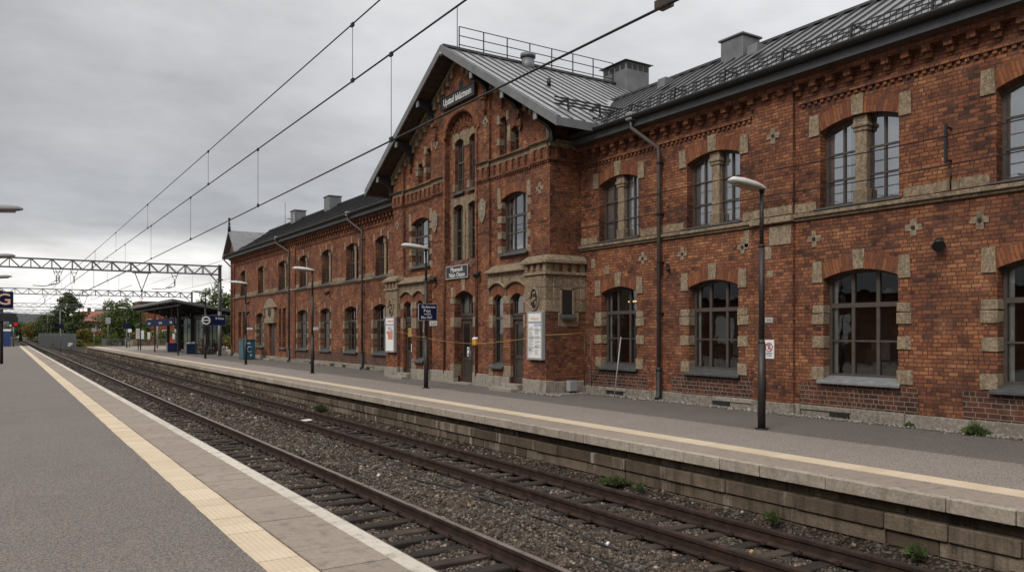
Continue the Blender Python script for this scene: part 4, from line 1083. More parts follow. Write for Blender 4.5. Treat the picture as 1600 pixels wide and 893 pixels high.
# ---- side pavilions -------------------------------------------------------------
m_paint=m_door
def pavilion(mir):
    Y=(lambda y: 2*YC-y) if mir else (lambda y:y)
    def bx(q,x0,x1,a,b,z0,z1): q.box(x0,x1,Y(a),Y(b),z0,z1)
    XB=16.92; XP=16.75
    lohi=lambda a,b:(min(Y(a),Y(b)),max(Y(a),Y(b)))
    wy=lohi(26.82,27.62); dy=lohi(25.36,26.3)
    wo=dict(op(*wy,1.0,3.6,3.82),drop=.12); do=op(*dy,.28,3.6,3.82)
    bay=lohi(25.0,27.95)
    q=MB(); wallx(q,XB,bay[0],bay[1],.28,4.4,[wo,do],.17)
    for y in bay: q.poly([(XB,y,.28),(XR,y,.28),(XR,y,4.75),(XB,y,4.75)] if y==bay[0] else [(XB,y,.28),(XB,y,4.75),(XR,y,4.75),(XR,y,.28)])
    # corner pier, brick below
    pa,pb=lohi(23.6,25.0)
    q.box(XP,W,pa,pb,.28,3.02)
    q.build('porch_wall',m_brick,B)
    wn=window(wo,XB,.17,[],[(2.85,.05),(1.9,.02)],m_glass,'slate',1,fw=.06)
    q=MB(); arch_ring(q,XB,wo,.42); arch_ring(q,XB,do,.42); q.build('brick_arch',m_arch,B)
    # stone hood with twin arches and sloped cap
    h1=op(*lohi(26.58,27.86),3.0,4.06,4.30); h2=op(*lohi(25.1,26.56),3.0,4.06,4.30)
    q=MB(); wallx(q,XB-.06,bay[0],bay[1],3.75,4.72,[h1,h2],.1,(),True)
    q.build('hood_panel',m_stone,B)
    q=MB()
    for h in (h1,h2):
        ys=ysamples(h); q.tube([(XB-.08,y,arch_z(h,y)+.0) for y in ys],.06,6,True)
    q.hexa([(XP-.08,bay[0]-.05,4.74),(XP-.08,bay[1]+.05,4.74),(XP-.08,bay[1]+.05,4.66),(XP-.08,bay[0]-.05,4.66)],[(XR+.02,bay[0]-.05,5.06),(XR+.02,bay[1]+.05,5.06),(XR+.02,bay[1]+.05,4.7),(XR+.02,bay[0]-.05,4.7)])
    q.build('hood_cap',m_stone,B,.02)
    q=Stones(B)
    for z0,z1 in ((2.45,2.98),(3.42,3.75),(.5,.95)):
        for a,b in ((27.61,27.93),(26.29,26.83),(25.02,25.37)):
            if not (a<25.2 and z0<1): q.box('quoin_stone',XB-.02,XB+.14,*lohi(a,b),z0,z1)
    # pier head in stone
    q=MB(); z=3.03
    for hz in (.46,.46,.46):
        for (x0,x1) in ((XP,W),):
            y=pa
            cuts=sorted([pa,pa+(pb-pa)*random.uniform(.35,.65),pb])
            for a,b in zip(cuts,cuts[1:]): q.box(XP-.03+random.uniform(-.01,.01),XP+.3,a+.004,b-.004,z+.003,z+hz-.003)
            yy=pa if not mir else pb
            x=XP+.3
            while x<W-.1:
                L=min(random.uniform(.5,.8),W-x)
                if not (17.3<x+L and x<18.1 and z<3.9 and z>3.0 and not mir): 
                    q.box(x+.004,x+L-.004,(yy-.03) if not mir else yy-.3,(yy+.3) if not mir else yy+.03,z+.003,z+hz-.003)
                else: q.box(x+.004,x+L-.004,(yy-.02),(yy+.3),z+.003,z+hz-.003)
                x+=L
        z+=hz
    q.box(XP-.1,W,pa-.1 if not mir else pa-.02,pb+.02 if not mir else pb+.1,4.412,4.52)
    # parapet: stone posts with brick infill
    for a in np.linspace(pa,pb-.2,4): q.box(XP-.04,XP+.3,float(a),float(a)+.2,4.522,4.84)
    yy=pa if not mir else pb
    for x in np.linspace(XP+.35,W-.25,4): q.box(float(x),float(x)+.22,yy-.04 if not mir else yy-.3,yy+.3 if not mir else yy+.04,4.522,4.84)
    q.hexa([(XP-.16,pa-.16,4.94),(W,pa-.16,4.94),(W,pb+.16,4.94),(XP-.16,pb+.16,4.94)],[(XP+.1,pa+.05,5.16),(W,pa+.05,5.16),(W,pb-.05,5.16),(XP+.1,pb-.05,5.16)])
    q.box(XP-.16,W,pa-.16,pb+.16,4.842,4.938)
    q.build('pier_head',m_stone,B,.014)
    q=MB(); q.box(XP+.02,W,pa+.02,pb-.02,4.45,4.84); q.build('parapet_infill',m_arch,B)
    # medallion
    ym=(pa+pb)/2+(.0 if not mir else .0); q=MB()
    n=20; q.prism([(ym+.26*math.cos(2*math.pi*i/n),3.52+.40*math.sin(2*math.pi*i/n)) for i in range(n)],'x',XP-.05,XP); md=q.build('medallion',m_dark,B)
    q=MB(); q.tube([(XP-.06,ym+.27*math.cos(2*math.pi*i/n),3.52+.41*math.sin(2*math.pi*i/n)) for i in range(n+1)],.045,6)
    rr=random.Random(5)
    for i in range(16): 
        a=rr.uniform(0,6.28); r_=rr.uniform(0,.8); yy2=ym+.2*r_*math.cos(a); zz2=3.52+.32*r_*math.sin(a); q.ball((XP-.06,yy2,zz2),rr.uniform(.04,.07),7,5,.6)
    q.build('medallion_relief',m_stone,md)
    # plinths, door, steps
    q=MB(); bx(q,XP-.08,XP+.3,23.52,25.06,-.1,.5); 
    yy=pa if not mir else pb
    q.box(XP+.302,W,yy-.08 if not mir else yy-.3,yy+.3 if not mir else yy+.08,-.1,.46)
    bx(q,XB-.07,XB+.3,26.32,27.98,-.1,.5); bx(q,XB-.07,XB+.3,25.07,25.35,-.1,.5); q.build('granite_plinth',m_granite,B,.02)
    q=MB(); bx(q,XB-.35,XB+.35,25.3,26.4,-.02,.27); bx(q,XB-.75,XB-.352,25.1,26.7,-.02,.13); q.build('door_step',m_granite,B,.015)
    d_=door_leafs(dict(do,z0=.28),XB+.19,False,2.78)
    window(dict(do,z0=2.98),XB,.19,[],[],m_glass,None,1,'fanlight',fw=.06)
    if mir:
        ya=min(dy)+.22; q=MB(); q.box(XB+.155,XB+.16,ya+.1,ya+.5,2.05,2.5); q.build('door_poster',m_tape,d_); q=MB(); q.box(XB+.155,XB+.16,ya,ya+.16,1.3,1.7); q.build('door_notice',m_white,d_)
    if not mir:
        q=MB(); q.box(17.45,17.92,pa-.036,pa-.034,2.95,3.85); wn=q.build('window',m_black,B)
        q=MB(); q.box(17.36,17.45,pa-.05,pa+.0,2.95,3.93); q.box(17.92,18.02,pa-.05,pa,2.95,3.93); q.box(17.36,18.02,pa-.05,pa,3.85,3.95); q.build('stone_dressing',m_stone,wn,.008)
        q=MB(); q.hexa([(17.35,pa-.2,2.84),(18.02,pa-.2,2.84),(18.02,pa-.2,2.76),(17.35,pa-.2,2.76)],[(17.4,pa,2.96),(17.97,pa,2.96),(17.97,pa,2.8),(17.4,pa,2.8)]); q.build('sill',m_slate,wn)
        q=MB(); q.box(17.3,18.25,pa-.015,pa+.05,2.5,3.02); q.build('stone_dressing',m_stone,B,.01)
pavilion(False); pavilion(True)

# ---- centre roof ----------------------------------------------------------------
XV=16.22; XE=28.2; EV=8.62
th=.16
q=MB()
for sg in (-1,1):
    e=YC+sg*EV; ze=GA-GS*EV
    q.hexa([(XV,YC,GA),(XV,e,ze),(XV,e,ze-th),(XV,YC,GA-th)],[(XE,YC,GA),(XE,e,ze),(XE,e,ze-th),(XE,YC,GA-th)])
roofC=q.build('roof',m_roof,B)
q=MB()
for sg in (-1,1):
    x=XV+.12
    while x<XE: q.beam((x,YC,GA+.03),(x,YC+sg*EV,GA+.03-GS*EV),.035,.06,(1,0,0)); x+=.55
q.beam((XV,YC,GA+.03),(XE,YC,GA+.03),.3,.1); q.build('standing_seams',m_seam,roofC)
q=MB()
for sg in (-1,1):
    e=YC+sg*(EV+.03); ze=GA-GS*(EV+.03)
    q.hexa([(XV-.07,YC,GA+.06),(XV-.07,e,ze+.06),(XV-.07,e,ze-.30),(XV-.07,YC,GA-.30)],[(XV-.005,YC,GA+.06),(XV-.005,e,ze+.06),(XV-.005,e,ze-.30),(XV-.005,YC,GA-.30)])
    q.box(XV,21.5,e-.04*sg,e,ze-.28,ze+.02)
q.build('barge_board',m_fascia,roofC)
q=MB()
for sg in (-1,1):
    for k in range(24):
        u0=EV*k/24+.01; u1=EV*(k+1)/24-.01
        q.hexa([(XV+.01,YC+sg*u0,GA-th-.02-GS*u0),(XV+.01,YC+sg*u1,GA-th-.02-GS*u1),(XV+.01,YC+sg*u1,GA-th-.05-GS*u1),(XV+.01,YC+sg*u0,GA-th-.05-GS*u0)],[(20.5,YC+sg*u0,GA-th-.02-GS*u0),(20.5,YC+sg*u1,GA-th-.02-GS*u1),(20.5,YC+sg*u1,GA-th-.05-GS*u1),(20.5,YC+sg*u0,GA-th-.05-GS*u0)])
q.build('soffit_boards',m_darkwood,roofC)
for u in (-7.2,-4.9,-2.5,2.5,4.9,7.2):
    y=YC+u; z=roofz(y)+.0; q=MB()
    q.prism([(16.3,z+.02),(17.1,z+.02),(17.1,z-.95),(16.98,z-.95),(16.95,z-.6),(16.75,z-.38),(16.45,z-.28),(16.3,z-.25)],'y',y-.09,y+.09)
    br=q.build('eave_bracket',m_dark,roofC,.01)
    q=MB(); q.box(16.24,16.3,y-.1,y+.1,z-.26,z+.0); q.build('bracket_cap',m_zsill,br)
q=MB(); q.ball((XV-.04,YC,GA-.35),.1); q.build('apex_knob',m_zsill,roofC)
# ridge railing
q=MB(); x0,x1=17.1,26.
for i in range(8):
    x=x0+(x1-x0)*i/7; q.beam((x,YC+.0,GA),(x,YC,GA+1.05),.04,.04)
for z in (.25,.65,1.05): q.beam((x0,YC,GA+z),(x1,YC,GA+z),.032,.032)
q.tube([(x0-.1,YC,GA),(x0-.1,YC,GA+1.9)],.018,6); q.build('ridge_railing',m_dark,roofC)
q=MB(); q.tube([(20.6,YC-.3,GA-.5),(20.6,YC-.3,GA+.22)],.3,14); q.tube([(20.6,YC-.3,GA+.22),(20.6,YC-.3,GA+.4)],.36,14); q.build('roof_cowl',m_steeld,roofC)
q=MB(); q.hexa([(25.85,29.6,GA+.62),(27.95,29.6,GA+.62),(27.95,32.0,GA+.62),(25.85,32.0,GA+.62)],[(26,29.75,GA-1.2),(27.8,29.75,GA-1.2),(27.8,31.85,GA-1.2),(26,31.85,GA-1.2)]) if False else q.box(26.1,27.65,29.9,31.7,GA-1.6,GA+.95)
tu=q.build('vent_turret',m_fascia,roofC,.02)
q=MB(); q.hexa([(25.92,29.72,GA+.97),(27.83,29.72,GA+.97),(27.83,31.88,GA+.97),(25.92,31.88,GA+.97)],[(26.6,30.5,GA+1.3),(27.2,30.5,GA+1.3),(27.2,31.1,GA+1.3),(26.6,31.1,GA+1.3)]); q.build('turret_cap',m_fascia,tu,.01)
q=MB()
for k in range(4): q.box(26.2+k*.37,26.45+k*.37,29.88,29.895,GA+.62,GA+.86); q.box(26.08,26.095,30.0+k*.43,30.28+k*.43,GA+.62,GA+.86)
q.build('turret_louvre',m_black,tu)
q=MB(); y=YC-7.2
for k in range(3): 
    q.beam((16.9+.0,YC-EV+1.1+k*.0,GA-GS*(EV-1.1)+.2+.12*k),(22.,YC-EV+1.1,GA-GS*(EV-1.1)+.2+.12*k),.05,.05)
for x in (17.5,19.,20.5): q.beam((x,YC-EV+1.05,GA-GS*(EV-1.05)),(x,YC-EV+1.1,GA-GS*(EV-1.1)+.5),.06,.06); q.beam((x,YC-EV+1.1,GA-GS*(EV-1.1)+.45),(x,YC-EV+1.7,GA-GS*(EV-1.7)+.02),.05,.05)
q.build('snow_guard',m_dark,roofC)
q=MB(); q.tube([(19.3,27.,GA-GS*3.8),(19.3,27.,GA-GS*3.8+.32)],.09,10); q.build('roof_pipe',m_dark,roofC)
# valley flashing towards the right wing
q=MB(); q.beam((18.3,22.9,9.98),(22.3,26.6,12.42),.45,.06); q.build('valley_flashing',m_zsill,roofC)

# ---- downpipes -------------------------------------------------------------------
def pipe(y,yt,base_dark=True,X=W-.17,ztop=9.5):
    q=MB(); q.tube([(W-.66,yt,ztop+.05),(W-.66,yt,ztop-.28),(X-.02,y+.02,8.45),(X,y,8.2),(X,y,1.0)],.068,10)
    o=q.build('downpipe',m_pipe,B)
    q=MB(); q.box(W-.8,W-.52,yt-.16,yt+.16,ztop-.05,ztop+.22); q.build('hopper',m_zsill,o,.03)
    q=MB(); q.tube([(X,y,1.02),(X,y,.16),(X-.12,y-.03,.06)],.085,10); q.ball((X,y,1.04),.11); q.build('iron_shoe',m_dark,o)
    q=MB()
    for z in (7.9,6.2,4.6,2.9): q.box(X-.08,W,y-.08,y+.08,z,z+.04)
    q.build('pipe_clip',m_dark,o)
pipe(19.42,20.25); pipe(45.3,46.4); pipe(59.95,61.6); pipe(77.9,78.9)
# ================================================================== THINGS ON AND ABOUT THE STATION
EX=Vector((0,-1,0)); EZ=Vector((0,0,1)); AX=Vector((1,0,0))
def wall_board(name,X,y0,y1,z0,z1,label,cat,facemat,framemat,lines,depth=.06,fr=.05):
    """a sign screwed to a wall that faces -X; lines: (text,size,dz)"""
    yc=(y0+y1)/2; t_=empty(name,(X,yc,z0),label,cat)
    q=MB(); q.box(X-depth,X,y0,y1,z0,z1); q.build('panel',facemat,t_,.004)
    q=MB(); x=X-depth-.02
    q.box(x,X-depth+.01,y0-.01,y0+fr,z0-.01,z1+.01); q.box(x,X-depth+.01,y1-fr,y1+.01,z0-.01,z1+.01); q.box(x,X-depth+.01,y0+fr,y1-fr,z0-.01,z0+fr); q.box(x,X-depth+.01,y0+fr,y1-fr,z1-fr,z1+.01)
    q.build('frame',framemat,t_)
    q=MB()
    for txt,sz,dz,sx in lines: text_into(q,txt,sz,(X-depth-.004,yc,z0+dz),EX,EZ,0,'CENTER',sx)
    if lines: q.build('lettering',m_white,t_)
    return t_
wall_board('station_sign',F-.08,29.1,32.2,12.42,12.98,'long black name sign high in the gable with white lettering','sign',m_black,m_dark,[('Upstad Iskäctnsen',.44,.28,.80)],.1,.04)
wall_board('station_sign',F,29.85,31.86,4.68,5.25,'black two line sign above the main double door','sign',m_black,m_grey,[('Mpanaull.',.27,.40,1.15),('Näan Oleion',.27,.16,1.05)],.07,.035)
# timetable cases
def notice(X,y0,y1,z0,z1,label,kind):
    yc=(y0+y1)/2; t_=empty('notice_board',(X,yc,z0),label,'notice board')
    q=MB(); q.box(X-.14,X,y0,y1,z0,z1); q.build('case',m_grey,t_,.012)
    q=MB(); zt=z1-.36; xf=X-.146
    q.box(xf,xf+.004,y0+.09,y1-.09,zt,z1-.06); q.box(xf,xf+.004,y0+.09,y1-.09,z0+.08,zt-.07); q.build('poster',m_white,t_)
    q=MB()
    q.box(X-.16,X-.135,y0,y0+.08,z0,z1); q.box(X-.16,X-.135,y1-.08,y1,z0,z1); q.box(X-.158,X-.135,y0+.08,y1-.08,zt-.06,zt-.005); q.box(X-.158,X-.135,y0+.08,y1-.08,z1-.055,z1); q.box(X-.158,X-.135,y0+.08,y1-.08,z0,z0+.07)
    q.build('case_frame',m_grey,t_,.008)
    q=MB(); r=MB(); bl=MB(); x=xf-.002; wd=y1-y0-.18
    if kind=='times':
        text_into(r,'Vulsmutt',.13,(x,yc+.02,zt+.10),EX,EZ,0,'CENTER',1.2)
        bl.box(x-.001,x+.001,y0+.1,yc+.05,zt-.18,zt-.1)
        z=zt-.2; rr=random.Random(2)
        while z>z0+.16:
            for a,b in ((y0+.13,yc-.02),(yc+.02,y1-.13)):
                if rr.random()<.9: q.box(x-.001,x+.001,b-(b-a)*rr.uniform(.5,1),b,z,z+.014)
            z-=.036
        for z in (zt-.32,zt-.62,zt-.98): q.box(x-.002,x+.001,y0+.1,y1-.1,z,z+.022)
        q.box(x-.002,x+.001,y1-.27,y1-.14,z0+.34,z0+.42)
    else:
        for k in range(4): r.box(x-.001,x+.001,y0+.18+k*.17,y0+.29+k*.17,zt+.1,zt+.19)
        bl.box(x-.001,x+.001,y0+.15,yc-.1,zt-.75,zt-.3)
        z=zt-.18
        for k in range(4): q.box(x-.002,x+.001,yc-.3,yc+.32-.05*k,z,z+.025); z-=.05
        r2=MB(); r2.box(x-.0015,x+.001,y0+.2,y1-.35,zt-.78,zt-.38); r2.box(x-.003,x+.001,y0+.3,y1-.2,zt-.5,zt-.36); r2.build('orange_picture',m_orangep,t_)
    q.build('print_lines',m_ink,t_); r.build('heading_print',m_orangep if kind=='times' else m_red,t_); bl.build('blue_print',m_bluep,t_)
notice(16.73,23.62,24.62,1.26,3.05,'tall grey timetable case on the brick pier right of the main door','times')
notice(16.73,36.62,37.74,1.26,3.05,'tall grey notice case with orange poster on the pier left of the main door','poster')

# lamps -----------------------------------------------------------------------------
def make_lamp(shell,lens):
    L=empty('platform_lamp',(0,0,0))
    q=MB(); q.tube([(0,0,0),(0,0,2.02)],.092,12); q.tube([(0,0,2.0),(0,0,2.12)],[.092,.066],12); q.tube([(0,0,2.1),(0,0,4.35)],.066,12); q.tube([(0,0,4.3),(0,0,4.36)],.075,12); q.tube([(0,0,4.36),(0,0,5.66)],.05,12)
    q.tube([(0,0,0),(0,0,.03)],.16,12); q.box(.085,.098,-.05,.05,.7,1.25); L2=q.build('post',m_post,L)
    # head: a flat shell along -x
    q=MB(); sec=[(.14,.05,.045,.0),(.02,.10,.10,-.02),(-.25,.17,.16,-.03),(-.7,.185,.17,-.025),(-.98,.15,.13,-.01),(-1.10,.06,.04,.012)]
    vs=[];n=10
    for x,hw,ht,dz in sec:
        for k in range(n):
            a=math.pi*k/(n-1); vs.append((x,hw*math.cos(a),5.68+dz+ht*math.sin(a)**.8 - x*.06))
    fs=[]
    for i in range(len(sec)-1):
        for k in range(n-1): fs.append((i*n+k,(i+1)*n+k,(i+1)*n+k+1,i*n+k+1))
        fs.append((i*n,i*n+n-1,(i+1)*n+n-1,(i+1)*n))
    fs.append(tuple(range(n))); fs.append(tuple(range((len(sec)-1)*n+n-1,(len(sec)-1)*n-1,-1)))
    q.idx(vs,fs,True); h=q.build('lamp_head',shell,L)
    q=MB(); q.hexa([(-.2,-.13,5.665),(-.2,.13,5.665),(-.2,.10,5.615),(-.2,-.10,5.615)],[(-.92,-.11,5.715),(-.92,.11,5.715),(-.92,.08,5.665),(-.92,-.08,5.665)]); q.build('lamp_lens',lens,h)
    q=MB(); q.tube([(0,0,5.6),(0,0,5.76)],.07,10); q.build('spigot',m_post,L)
    return L
lp=make_lamp(m_lampw,m_lens)
lamps=[(15.05,12.42,'tall brown platform lamp with pale head nearest the camera'),(14.5,28.9,'brown platform lamp carrying the navy destination sign'),(14.36,42.55,'brown platform lamp before the wall between two downpipes'),(14.36,56.77,'brown platform lamp beside the teal vending cabinet'),(14.6,71.2,'brown platform lamp carrying the navy roundel sign by the shelter'),(15.0,126,'slim grey platform lamp beyond the shelter near the platform end')]
for i,(x,y,lab) in enumerate(lamps):
    o=lp if i==0 else copy_tree(lp); o.location=(x,y,0); tag(o,lab,'lamp','lamps along the station platform')
lp2=make_lamp(m_lampg,m_lens)
for i,(y,lab) in enumerate([(26.3,'grey lamp head reaching in over the foreground platform, highest and nearest'),(42.7,'grey lamp head on the foreground platform just in front of the first gantry beam'),(58.8,'grey lamp head on the foreground platform below the first gantry beam'),(84.5,'grey lamp head peeping out above the navy ring sign')]):
    o=lp2 if i==0 else copy_tree(lp2); o.location=(-.62,y,0); o.rotation_euler=(0,0,math.pi); tag(o,lab,'lamp','lamps along the foreground platform')
# signs on lamps
def post_sign(name,x0,x1,y,z0,z1,mat,label,texts,edge=m_grey,tm=m_white):
    t_=empty(name,((x0+x1)/2,y,z0),label,'sign')
    q=MB(); q.box(x0,x1,y-.02,y+.02,z0,z1); q.build('panel',mat,t_,.004)
    q=MB(); q.box(x0-.02,x1+.02,y-.012,y+.026,z0-.02,z1+.02); q.build('frame',edge,t_)
    q=MB()
    for txt,sz,dx,dz,sx in texts: text_into(q,txt,sz,((x0+x1)/2+dx,y-.024,z0+dz),AX,EZ,0,'CENTER',sx)
    if texts: q.build('lettering',tm,t_)
    return t_
post_sign('destination_sign',14.12,14.92,28.79,2.78,3.42,m_navy,'navy sign with four lines of white writing on the lamp before the main door',[('Bodstruce',.15,.03,.53,1.),('Pvpj',.17,-.04,.37,1.1),('masse',.10,-.02,.24,1.3),('Bbu ISLP',.14,-.06,.10,1.)])
post_sign('number_plate',14.62,14.94,28.8,2.55,2.74,m_white,'small white plate hanging under the navy destination sign',[('Lm',.15,0,.09,1.3)],m_grey,m_ink)
post_sign('number_plate',15.14,15.4,12.4,2.52,2.63,m_white,'small white number plate strapped to the nearest lamp post',[('BTS',.08,0,.055,1.2)],m_grey,m_ink)
post_sign('number_plate',14.40,14.66,42.5,2.4,2.54,m_white,'small white number plate on the lamp between two downpipes',[('KTS',.09,0,.07,1.2)],m_grey,m_ink)
post_sign('number_plate',14.42,14.8,56.7,2.45,2.58,m_white,'small white number plate on the lamp beside the teal cabinet',[('LTS',.09,0,.065,1.2)],m_grey,m_ink)
s=post_sign('platform_sign',14.35,16.25,71.0,2.85,3.7,m_navy,'navy sign with a white barred roundel on a lamp before the shelter',[('B Nasa',.25,.45,.6,1.)])
q=MB(); n=24; q.prism([(14.62+.36*math.cos(2*math.pi*i/n),3.28+.36*math.sin(2*math.pi*i/n)) for i in range(n)],'y',70.955,70.97); r=q.build('roundel',m_white,s)
q=MB(); q.prism([(14.62+.24*math.cos(2*math.pi*i/n),3.28+.24*math.sin(2*math.pi*i/n)) for i in range(n)],'y',70.945,70.954); q.build('roundel_centre',m_navy,r); q=MB(); q.box(14.36,14.88,70.93,70.944,3.24,3.33); q.build('roundel_bar',m_white,r)

# things on the station wall ----------------------------------------------------------
t_=empty('warning_plaque',(W,14.95,1.55),'white prohibition plaque with a red ring on the brick wall behind the nearest lamp','sign')
q=MB(); q.box(W-.125,W-.10,14.78,15.12,1.53,2.07); q.build('panel',m_white,t_,.004)
q=MB(); n=20; q.tube([(W-.128,14.95+.12*math.cos(2*math.pi*i/n),1.86+.12*math.sin(2*math.pi*i/n)) for i in range(n+1)],.014,5); q.tube([(W-.128,15.03,1.94),(W-.128,14.87,1.78)],.013,5); q.build('red_ring',m_red,t_)
q=MB(); q.box(W-.128,W-.125,14.9,14.99,1.79,1.95); q.box(W-.128,W-.125,14.84,15.06,1.66,1.70); q.box(W-.128,W-.125,14.86,15.04,1.6,1.63); q.build('black_print',m_ink,t_)
def walllamp(y,z,label,s=1.,X=W):
    t_=empty('wall_lamp',(X,y,z),label,'wall lamp')
    q=MB(); q.box(X-.05,X,y-.07,y+.07,z-.06,z+.14); q.build('base',m_dark,t_,.01)
    q=MB(); q.tube([(X-.04,y,z+.05),(X-.16*s,y-.06,z)],.03,8); q.tube([(X-.12*s,y-.02,z+.05),(X-.30*s,y-.12,z-.1)],[.09*s,.15*s],12); q.build('lamp_shade',m_dark,t_)
    return t_
walllamp(10.1,4.38,'black spotlight on the brick wall between the two rightmost upper windows')
walllamp(19.15,4.42,'small black fitting on the wall right of the near downpipe',.4)
walllamp(51.0+.5,4.95,'small spotlight on the left wing wall above the ground floor windows',.9)
walllamp(72.0,4.0,'round white faced spotlight on the far left wing wall',1.1); walllamp(72.3,4.9,'small black bracket fitting high on the far left wing wall',.6)
walllamp(28.95,4.75,'black bracket lamp on the wall to the right of the two line sign',.9,F); walllamp(33.0,4.75,'black bracket lamp on the wall to the left of the two line sign',.9,F)
t_=empty('wire_bracket',(W,9.85,6.2),'black iron cable bracket between the two rightmost upper windows','bracket')
q=MB(); q.box(W-.25,W,9.83,9.87,7.0,7.05); q.box(W-.27,W-.22,9.82,9.88,6.2,7.1); q.box(W-.25,W,9.83,9.87,6.25,6.29); q.build('bracket_arm',m_dark,t_)
q=MB(); q.tube([(W-.04,9.85,6.2),(W-.04,9.85,5.6)],.02,6); q.build('earth_wire',m_wire,t_)
def cable(name,pts,r,mat,label,cat='cable'):
    q=MB(); q.tube(pts,r,6); return tag(q.build(name,mat),label,cat)
cable('wall_cable',[(W-.27,y,6.86+.05*math.sin(y*.45)) for y in np.linspace(-3,23.85,24)],.014,m_wire,'thin black cable stretched high along the right wing in front of upper windows')
cable('wall_cable',[(W-.27,y,6.17+.05*math.sin(y*.4)) for y in np.linspace(-3,23.85,24)],.014,m_wire,'thin black cable stretched lower along the right wing across the upper window panes')
cable('wall_cable',[(F-.04,y,6.5+.02*math.sin(y)) for y in np.linspace(23.9,36.7,12)],.012,m_wire,'thin cable across the gabled front at first floor height')
cable('tape_line',[(16.6,36.55,2.35),(16.6,34.,2.08),(16.62,31,1.86),(16.62,29.1,1.80),(16.62,27,1.86),(16.62,25,2.02),(16.68,23.55,2.18),(17.3,22.9,2.22),(18.25,22.95,2.28)],.010,m_tape,'long yellow tape strung in front of the station doors','tape')
t_=empty('post_box',(F,29.2,1.6),'small yellow box with a white lid on the wall right of the main door','post box')
q=MB(); q.box(F-.16,F,29.1,29.36,1.72,1.97); q.build('box_body',m_yel,t_,.03); q=MB(); q.hexa([(F-.18,29.08,1.975),(F-.18,29.38,1.975),(F,29.38,1.975),(F,29.08,1.975)],[(F-.12,29.12,2.06),(F-.12,29.34,2.06),(F,29.34,2.09),(F,29.12,2.09)]); q.build('lid',m_white,t_,.02); q=MB(); q.box(F-.1,F,29.17,29.29,1.62,1.718); q.build('bracket',m_dark,t_)
t_=empty('utility_box',(17.75,23.35,0),'grey steel utility box standing in gravel at the brick corner','utility box')
q=MB(); q.box(17.53,17.9,23.2,23.42,.1,.5); q.build('cabinet',m_grey,t_,.01); q=MB(); q.box(17.56,17.87,23.192,23.198,.13,.47); q.build('door',m_grey,t_,.003); q=MB(); q.box(17.58,17.63,23.28,23.33,-.0,.098); q.box(17.8,17.85,23.28,23.33,0,.098); q.tube([(17.71,23.3,.0),(17.71,23.3,.097)],.03,8); q.build('leg',m_dark,t_)
q=MB(); q.tube([(18.0,21.25,0),(18.4,21.35,2.12)],.02,8); tag(q.build('pole',m_grey),'thin pale pole leaning against the ground floor window left of the downpipe','pole')
q=MB(); q.tube([(18.2,22.75,.3),(18.32,23.0,2.3)],.022,8); tag(q.build('pole',m_pipe),'thin brown pole leaning on the brick wall beside the grey utility box','pole')
q=MB(); q.tube([(18.44,23.5,.3),(18.44,23.5,2.25)],.016,6); tag(q.build('pole',m_pipe),'thin conduit pole standing upright in the wall corner','pole')
t_=empty('vending_cabinet',(17.05,67,0),'teal blue vending cabinet against the left wing of the station','cabinet')
q=MB(); q.box(16.55,17.55,66.3,67.8,.06,1.62); q.build('body',m_teal,t_,.03); q=MB(); q.box(16.5,17.6,66.25,67.85,1.622,1.68); q.box(16.6,17.5,66.35,67.75,0,.058); q.build('trim',m_steel,t_)
q=MB(); rr=random.Random(3); q.tube([(17.1+.2*math.cos(a),66.29,.85+.22*math.sin(a)) for a in np.linspace(.5,5.5,12)],.04,5); q.ball((17.05,66.29,1.35),.12,8,5,1.4,.1,.8); q.ball((17.2,66.29,.38),.08,8,5,1,.1,1.4); q.build('pale_marking',m_bluep,t_)

